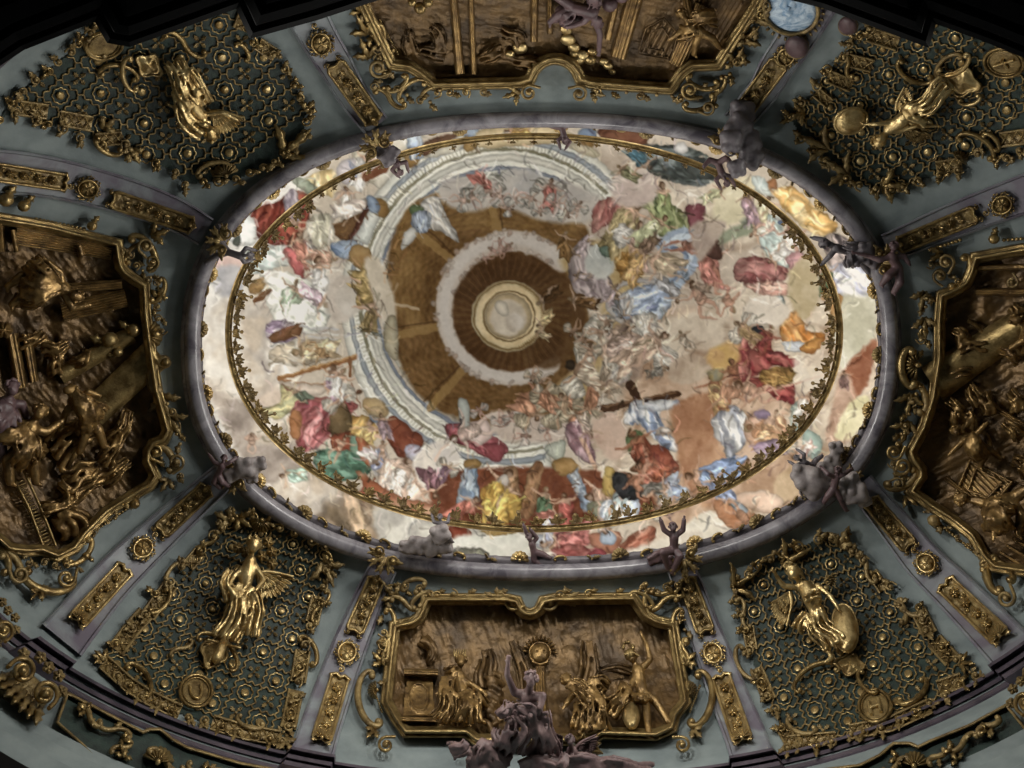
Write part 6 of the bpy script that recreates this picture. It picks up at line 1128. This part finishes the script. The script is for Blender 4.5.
friezelike('dark green frieze panel with gilt arabesques below the cornice at lower right', [(1006, 706), (1024, 728), (1030, 740), (960, 775), (880, 800), (790, 805), (790, 775), (860, 766), (880, 756), (894, 744), (910, 744), (918, 748), (930, 742), (970, 726)],
  [((998, 718), (980, 734), 2.4, 1), ((976, 736), (950, 748), 2.2, -1), ((944, 750), (930, 764), 2.2, 1), ((908, 760), (884, 770), 2.2, -1)], [(990, 728, 2.6, 14), (956, 748, 2.8, 15), (960, 762, -2.4, 13), (900, 756, 2.6, 14)], [(914, 766, -1.5, 14)])
# lower grey mouldings under the frieze
def wallD(D, k=1.0):
    x = _cx + _a * k * np.sign(np.cos(tc)) * np.abs(np.cos(tc)) ** (2 / _nn); y = _cy + _b_ * k * np.sign(np.sin(tc)) * np.abs(np.sin(tc)) ** (2 / _nn); return np.stack([x, y, np.full(x.shape, D + CZ)], 1)
mb = MB(); mb.grid(np.stack([wallD(10.3, 1.0), wallD(10.2, .985), wallD(9.97, .98), wallD(9.87, .968), wallD(9.6, .962), wallD(9.5, .95), wallD(9.2, .948)]), cv=True); mb.build('trim_12', STUCCO, kind='structure', smooth=False)
mb = MB(); mb.grid(np.stack([wallD(9.2, .952), wallD(9.05, .93), wallD(8.7, .925), wallD(8.6, .9), wallD(8.2, .9), wallD(8.1, 1.0)]), cv=True); mb.build('trim_14', BLACK, kind='structure', smooth=False)
# gilt capitals over the pilasters at the two lower corners
def capital(label, x, y, an, R):
    o = thing('gilded_capital', label, 'capital', WALL(x, y, .3), 'gilt capitals below the cornice')
    T = lambda u, v: (x + R * (u * math.cos(an) - v * math.sin(an)), y + R * (u * math.sin(an) + v * math.cos(an)))
    for s in (-1, 1):
        mb = MB(); spiral(mb, WALL, *T(-.1, s * .62), R * .5, an + (PI / 2) * s, 1.7, s, R * .13, .45, R * .3); spiral(mb, WALL, *T(-.1, s * .62), R * .3, an, 1.2, s, R * .12, .55); mb.build('volute', GOLD, o)
    for k in range(7):
        mb = MB(); v = (k / 6 - .5) * 2.1; leaf(mb, WALL, *T(.25, v * .8), an + v * .25, R * .9, R * .42, .2 * v, .2, .3, 3, .2); mb.build('acanthus_leaf', GOLD if k % 2 else OLDG, o)
    for k, (u, v) in enumerate(((-.95, -.5), (-.9, 0), (-.95, .5), (-.6, -1.0), (-.6, 1.05))): mb = MB(); rosette(mb, WALL, *T(u, v), R * .26, 5, .3, .14, k); mb.build('flower', OLDG, o)
    mb = MB(); cap3(mb, WALL(*T(.3, -.5), .02), WALL(*T(.3, .5), .02), .17, .17); cap3(mb, WALL(*T(.9, -.4), .0), WALL(*T(.9, .4), .0), .14, .14); fuse(mb, 'bell', OLDG, o, .03, 3)
capital('gilt scrolled capital below the cornice at the lower left corner', 32, 684, 2.36, 26)
capital('gilt scrolled capital at the left edge beside the stair-like scrolls', -6, 622, 2.45, 20)
capital('gilt capital cut by the right edge below the cornice', 1036, 694, .7, 22)
# ------------------------------------------------------------------ black marble arch cornice in the near foreground
edge = [(-220, 240), (-110, 132), (0, 66), (24, 50), (95, 22), (107, 43), (130, 47), (236, 9), (250, 39), (318, 20), (382, -1), (440, -18), (560, -34), (700, -24), (778, -3), (822, 8), (876, 28), (929, 48), (936, 24), (985, 42), (1024, 58), (1110, 96), (1240, 180)]
NM = LEVEL(9.4)
mb = MB(); mould(mb, NM, edge, [(0, -.5), (0, 0), (5, .05), (11, .05), (12, .14), (20, .2), (26, .12), (30, .22), (48, .3), (54, .2), (70, .34), (150, .4), (260, .4), (260, -.5)], False, 8)
mb.build('trim_13', BLACK, kind='structure', smooth=False)
# ------------------------------------------------------------------ blue painted roundel and dark bosses on the upper right rib
o = thing('painted_roundel', 'blue painted roundel in a beaded dark gilt ring above the top right rib', 'medallion', COVE(792, 6, .1))
mb = MB(); disc(mb, COVE, 791, 10, 23, .1, .1, 1.15, .3); rosette(mb, COVE, 788, 8, 10, 3, .17, .06, .5, .3); mb.build('painted_disc', BLUEP, o)
mb = MB(); ringo(mb, COVE, 791, 10, 24, 2.2, .2, 1.15, .3); mb.build('ring', OLDG, o)
for k in range(30):
    a = 2 * PI * k / 30; u, v = 28 * 1.12 * math.cos(a), 28 * math.sin(a); mb = MB(); leaf(mb, COVE, 791 + (u * math.cos(.3) - v * math.sin(.3)) * .95, 10 + (u * math.sin(.3) + v * math.cos(.3)) * .95, a + .3, 5, 4, .1, .14, .1, 1); mb.build('leaf_tooth', OLDG, o)
for x, y, R, lab in ((797, 47, 11, 'dark round boss beside the top right rosette'), (848, 26, 9, 'small dark round boss right of the blue roundel')):
    o = thing('dark_boss', lab, 'ornament', COVE(x, y, .2)); mb = MB(); disc(mb, COVE, x, y, R, .18, .22, 1.1, .4); mb.build('dome', PUTTOD, o); mb = MB(); ringo(mb, COVE, x, y, R, 1.2, .2); mb.build('rim', OLDG, o)
# ------------------------------------------------------------------ gilt shell clusters where the ribs meet the opening
for i, (x, y, lab) in enumerate(((378, 148, 'gilt leaf cluster on the moulding at the upper left rib'), (224, 242, 'gilt leaf cluster on the moulding at the left upper rib'), (386, 556, 'gilt leaf cluster on the moulding at the lower left rib'), (684, 558, 'gilt leaf cluster on the moulding at the lower right rib'), (724, 146, 'gilt leaf cluster on the moulding at the upper right rib'), (882, 262, 'gilt leaf cluster on the moulding at the right upper rib'), (236, 476, 'gilt leaf cluster on the moulding at the left lower rib'), (846, 482, 'gilt leaf cluster on the moulding at the right lower rib'))):
    M_ = LEVEL(D0 - .3); o = thing('leaf_cluster', lab, 'ornament', M_(x, y), 'gilt leaf clusters on the opening'); an = math.atan2(y - 345, x - 541)
    for k in range(9):
        a = an + (k - 4) * .36; mb = MB(); leaf(mb, M_, x, y, a, 20, 7, .35 * (1 if k % 2 else -1), .0, .12, 3, .16); mb.build('leaf', GOLD if k % 2 else OLDG, o)
    for s in (-1, 1):
        mb = MB(); spiral(mb, M_, x + 9 * s * math.sin(an), y - 9 * s * math.cos(an), 6, an, 1.4, s, 1.6, .1, 5); mb.build('curl', GOLD, o)
# ------------------------------------------------------------------ stucco cherubs that hold the gilt ring
def cherub(label, m_, D, S, hd, ch, pe, arms, legs, wings=(), cl=None, seed=1):
    mp = LEVEL(D); o = thing('stucco_cherub', label, 'sculpture', mp(*pe[:2]), 'stucco cherubs around the opening')
    person(o, m_, mp, S, hd, ch, pe, arms, legs, hair=m_, seed=seed, vox=max(.011, S * .0026), fat=1.25)
    for x, y, a, L in wings: wing(x, y, a, L, .9, o, m_, mp=mp, h=.1, n=7)
    if cl: mb = MB(); [drape(mb, *q, 5, 5, mp=mp, seed=seed + i, h=.2, r=1.4) for i, q in enumerate(cl)]; fuse(mb, 'fluttering_cloth', m_, o, .028, 2)
    return o
DB = 14.6
def cloud(label, m_, D, lumps, rolls=()):
    mp = LEVEL(D); o = thing('stucco_cloud', label, 'sculpture', mp(*lumps[0][:2]), 'stucco clouds on the rim of the opening'); mb = MB()
    for x, y, r, h in lumps:
        ball(mb, mp, x, y, r, h, n=18)
        for k in range(4): ball(mb, mp, x + r * .75 * math.cos(k * 1.7 + x), y + r * .75 * math.sin(k * 1.7 + x), r * .52, h + .08, n=12)
    fuse(mb, 'rolled_cloud', m_, o, .03, 3)
    for i, (x, y, R, a) in enumerate(rolls): mb = MB(); spiral(mb, mp, x, y, R, a, 1.3, 1, R * .28, .25, R * .6); fuse(mb, 'cloud_curl', m_, o, .025, 2)
cloud('dark rolled stucco cloud draped over the moulding at the upper right rib', PUTTOG, DB, [(742, 112, 12, .0), (738, 126, 12, .15), (731, 141, 11, .3), (748, 142, 12, .1), (752, 158, 11, .1), (737, 168, 9, .35)], [(730, 150, 6, 1)])
cherub('tiny dark cherub clutching the gilt ring below the upper right cloud', PUTTOD, DB + .3, 3.8, (727, 183, .3, 1.5), (722, 174, .2), (718, 163, .1), [[(716, 180, .2), (720, 187, .1)], [(730, 176, .2), (734, 184, .1)]], [[(726, 158, .2), (732, 164, .1)], [(710, 160, .1), (704, 166, .1)]], seed=2)
cherub('rose brown cherub on the moulding at the far right below the upper rib', PUTTOD, DB, 5, (894, 246, .2, -1.4), (892, 257, .2), (898, 268, .1), [[(880, 260, .2), (868, 256, .1), (856, 253, .1)], [(904, 256, .2), (908, 262, .2)]], [[(900, 282, .2), (894, 292, .1)], [(888, 276, .2), (882, 284, .1)]], seed=3)
cherub('dark grey cherub stretching over the rim on the right towards the ring', PUTTOG, DB + .5, 5, (824, 244, .2, 3), (836, 248, .2), (852, 252, .1), [[(824, 240, .2), (814, 238, .1)], [(830, 256, .2), (824, 262, .1)]], [[(862, 262, .2), (868, 272, .1)], [(866, 248, .2), (876, 246, .1)]], seed=4, cl=[(842, 244, .3, 24), (848, 254, 1.2, 14)])
cloud('dark stucco cloud beneath the stretching cherub on the right rim', PUTTOG, DB + .2, [(856, 258, 7, 0), (866, 250, 8, .1), (873, 262, 7, 0)])
cloud('large pale grey stucco cloud inside the rim at the lower right', PUTTO, DB + .3, [(812, 484, 14, .2), (802, 474, 10, .1), (824, 472, 9, .1), (833, 462, 8, 0), (836, 448, 7, 0)], [(806, 490, 7, 2)])
cloud('grey stucco cloud hanging under the moulding at the lower right rib', PUTTO, DB, [(850, 484, 11, .1), (858, 494, 10, .2), (864, 500, 7, .1), (846, 496, 8, .2)])
cherub('small rose brown cherub between the two lower right clouds', PUTTOD, DB + .1, 4, (838, 470, .5, -1), (836, 478, .45), (834, 488, .4), [[(828, 474, .5), (822, 468, .4)], [(844, 474, .5), (850, 470, .4)]], [[(840, 498, .4), (846, 510, .3)], [(828, 496, .4), (824, 502, .3)]], seed=5)
cherub('tiny grey cherub leaning on the ring above the lower right cloud', PUTTOG, DB + .6, 3.4, (797, 458, .3, -2.4), (804, 462, .3), (812, 466, .2), [[(796, 466, .3), (790, 462, .2)], [(804, 454, .3), (798, 450, .2)]], [[(818, 472, .3), (824, 468, .2)], [(816, 460, .3), (822, 456, .2)]], seed=6)
cloud('pale grey stucco cloud balls on the bottom rim left of centre', PUTTO, DB + .3, [(440, 534, 9.5, .35), (432, 546, 10, .1), (445, 546, 8, .1), (417, 545, 9, .1), (406, 547, 7, .1)])
cherub('tiny grey cherub perched on the bottom left cloud, arms on the ring', PUTTOG, DB + .4, 3.2, (440, 517, .4, -1.5), (441, 524, .4), (442, 532, .3), [[(434, 522, .4), (432, 516, .3)], [(448, 522, .4), (449, 516, .3)]], [[(448, 536, .5), (452, 542, .3)], [(436, 536, .5), (432, 540, .3)]], seed=7)
cherub('tiny dark cherub hanging under the gilt ring at the bottom centre', PUTTOD, DB + .6, 3.8, (529, 537, .1, -1.6), (532, 544, .1), (534, 552, .1), [[(526, 532, .1), (524, 526, .1)], [(537, 538, .1), (531, 530, .1)]], [[(542, 554, .1), (550, 558, .1)], [(534, 560, .1), (542, 566, .1)]], seed=8)
cherub('brown cherub sitting on the bottom rim, both arms raised to the ring', PUTTOD, DB + .2, 4.8, (673, 527, .2, -1.6), (674, 537, .2), (674, 550, .15), [[(664, 530, .2), (661, 521, .2)], [(683, 530, .2), (684, 520, .2)]], [[(663, 552, .3), (668, 568, .2)], [(680, 556, .3), (672, 572, .2)]], seed=9)
cloud('dark stucco cloud under the sitting brown cherub', PUTTOD, DB + .3, [(660, 556, 6, 0), (652, 560, 5, 0), (668, 560, 6, 0)])
cloud('pale stucco cloud on the left rim beside the lower left rib', PUTTO, DB + .2, [(244, 468, 10, .2), (258, 464, 8, .1), (231, 476, 7, .2), (222, 468, 6, .1), (252, 478, 6, .1)], [(236, 460, 6, 0)])
cherub('small dark cherub beside the pale cloud on the left rim', PUTTOD, DB, 3.6, (224, 458, .3, -1.4), (222, 466, .3), (218, 474, .2), [[(230, 462, .3), (236, 458, .2)], [(214, 462, .3), (210, 456, .2)]], [[(214, 482, .2), (220, 488, .1)], [(222, 482, .2), (228, 486, .1)]], seed=10)
cherub('thin grey cherub reaching from the upper left rim to the ring', PUTTOG, DB + .3, 4, (250, 255, .3, .3), (240, 256, .25), (228, 252, .2), [[(246, 248, .2), (254, 250, .1)], [(244, 262, .2), (252, 260, .1)]], [[(220, 242, .2), (220, 226, .1)], [(216, 256, .2), (206, 262, .1)]], seed=11)
cloud('dark ribbed stucco cloud on the rim at the upper left rib', PUTTOG, DB + .2, [(388, 160, 7, .1), (394, 152, 6, .1), (382, 152, 7, 0)])
cherub('small brown cherub holding the ring at the upper left', PUTTOD, DB + .5, 3.8, (400, 172, .2, 1), (397, 164, .2), (392, 156, .1), [[(406, 162, .2), (408, 170, .1)], [(392, 170, .2), (398, 176, .1)]], [[(384, 150, .2), (378, 156, .1)], [(388, 146, .2), (382, 142, .1)]], seed=12)
cherub('little dark cherub at the top rim just right of centre', PUTTOD, DB + .5, 3.4, (565, 141, .1, 1.6), (564, 136, .1), (562, 128, .1), [[(570, 142, .1), (566, 148, .1)], [(558, 140, .1), (560, 147, .1)]], [[(552, 126, .1), (544, 124, .1)], [(570, 124, .1), (566, 118, .1)]], seed=13)
# ------------------------------------------------------------------ stone group in front of the bottom relief
GM = lambda px, py, h=0.0: W(px, py, 11.35 - np.asarray(h, float))
def stone(label, S, J, cl, seed, cat='sculpture', wings=()):
    o = thing('stone_figure', label, cat, GM(*J[2][:2]), 'rose grey stone figures at the bottom edge')
    person(o, ROSEB, GM, S, *J, hair=ROSEB, seed=seed, vox=.016)
    for x, y, a, L, sp in wings: wing(x, y, a, L, sp, o, ROSEB, mp=GM, h=.1, n=8)
    mb = MB(); [drape(mb, *q[:4], q[4], q[5], mp=GM, seed=seed + i, h=.3, r=q[6] if len(q) > 6 else 1.7) for i, q in enumerate(cl)]; fuse(mb, 'draped_cloth', ROSEB, o, .026, 2, .04, .15)
    return o
stone('rose grey bearded stone figure with raised right arm before the bottom relief', 8.5, ((531, 679, .4, -1.5), (528, 697, .3), (533, 718, .2), [[(514, 692, .3), (507, 674, .3), (508, 663, .3)], [(543, 696, .4), (540, 708, .5)]], [[(512, 722, .4), (503, 742, .3), (498, 752, .3)], [(546, 730, .4), (548, 748, .3), (544, 762, .3)]]),
      [(514, 704, .5, 34, 8, 7), (520, 714, 1.5, 40, 16, 12), (504, 730, 1.8, 28, 10, 7), (540, 712, 1.3, 44, 10, 8), (510, 700, 1.9, 20, 5, 5)], 50)
stone('small stone angel face with spread wings right of the raised arm figure', 6, ((570, 740, .4, -1.5), (572, 752, .3), (576, 768, .2), [[(584, 758, .3), (590, 768, .3)], [(562, 760, .3), (556, 770, .3)]], [[(584, 784, .3), (586, 800, .3)]]),
      [(566, 752, 1.6, 26, 10, 7)], 60, wings=((576, 748, -.5, 26, .8), (562, 748, -2.4, 20, .8)))
stone('reclining stone figure with rolled drapery along the bottom edge', 9, ((474, 762, .4, -2.4), (490, 772, .3), (516, 782, .2), [[(480, 786, .3), (470, 792, .3)]], [[(548, 776, .3), (580, 790, .3)]]),
      [(470, 760, .5, 40, 10, 8, 2.2), (480, 756, .1, 30, 8, 7, 2.2), (520, 770, -.2, 50, 9, 8, 2.6), (560, 764, .1, 60, 9, 8, 2.6), (600, 766, .1, 50, 9, 7, 2.4), (468, 742, 2.4, 20, 6, 5, 2), (490, 740, 1.9, 34, 10, 8, 2.2)], 70)
o = thing('gilded_leaf_mount', 'gilt leaf bracket behind the small stone angel', 'ornament', GM(586, 745, -.1))
for k in range(5): mb = MB(); leaf(mb, GM, 584, 752, -.2 - k * .55, 20, 8, .3, -.05, .12); mb.build('leaf', GOLD, o)
LPOW = (59, 110); EXPO = 0.0; LZ = 11.3; LUP = .5
# ------------------------------------------------------------------ light: windows of the upper chamber and of the room below
def area_light(name, loc, target, sx, sy, power, col=(1, 1, 1), spread=PI):
    l = bpy.data.lights.new(name, 'AREA'); l.shape = 'RECTANGLE'; l.size = sx; l.size_y = sy; l.energy = power; l.color = col; l.spread = spread
    o = bpy.data.objects.new(name, l); C.objects.link(o); o.location = [float(q) for q in loc]
    o.rotation_euler = (Vector([float(q) for q in target]) - o.location).to_track_quat('-Z', 'Y').to_euler(); return o
for k in range(12):
    a = 2 * PI * (k + .5) / 12; x, y = oval(ec[0], ec[1], 357 / F * D0 * 1.4, 232 / F * D0 * 1.4, 2.35, np.array(a))
    zz = D0 + CZ + 1.7
    area_light('chamber_window_light', (x, y, zz), (ec[0] + (x - ec[0]) * .25, ec[1] + (y - ec[1]) * .25, zz + 2.6), 1.8, 2.0, LPOW[0], (1, .985, .95))
wc = base.mean(0)
for k, a in enumerate(np.radians([0, 30, 75, 105, 150, 180, 210, 255, 285, 330])):
    x = wc[0] + math.cos(a) * 9.3; y = wc[1] + math.sin(a) * 6.2
    lz = LZ if 60 < math.degrees(a) < 120 else LZ + 1.1
    area_light('room_window_light', (x, y, lz), (wc[0] - .3 * (x - wc[0]), wc[1] - .3 * (y - wc[1]), lz + LUP), 1.0, 1.4, LPOW[1] * (1.35 if math.sin(a) < -.1 else .8), (1, .97, .9), math.radians(88))
w = bpy.data.worlds.new('daylight'); bpy.context.scene.world = w; w.use_nodes = True
w.node_tree.nodes['Background'].inputs[0].default_value = (.6, .7, .85, 1); w.node_tree.nodes['Background'].inputs[1].default_value = .3
sc = bpy.context.scene; sc.view_settings.view_transform = 'Standard'; sc.view_settings.look = 'None'; sc.view_settings.gamma = 1
sc.view_settings.use_curve_mapping = False; sc.view_settings.exposure = EXPO
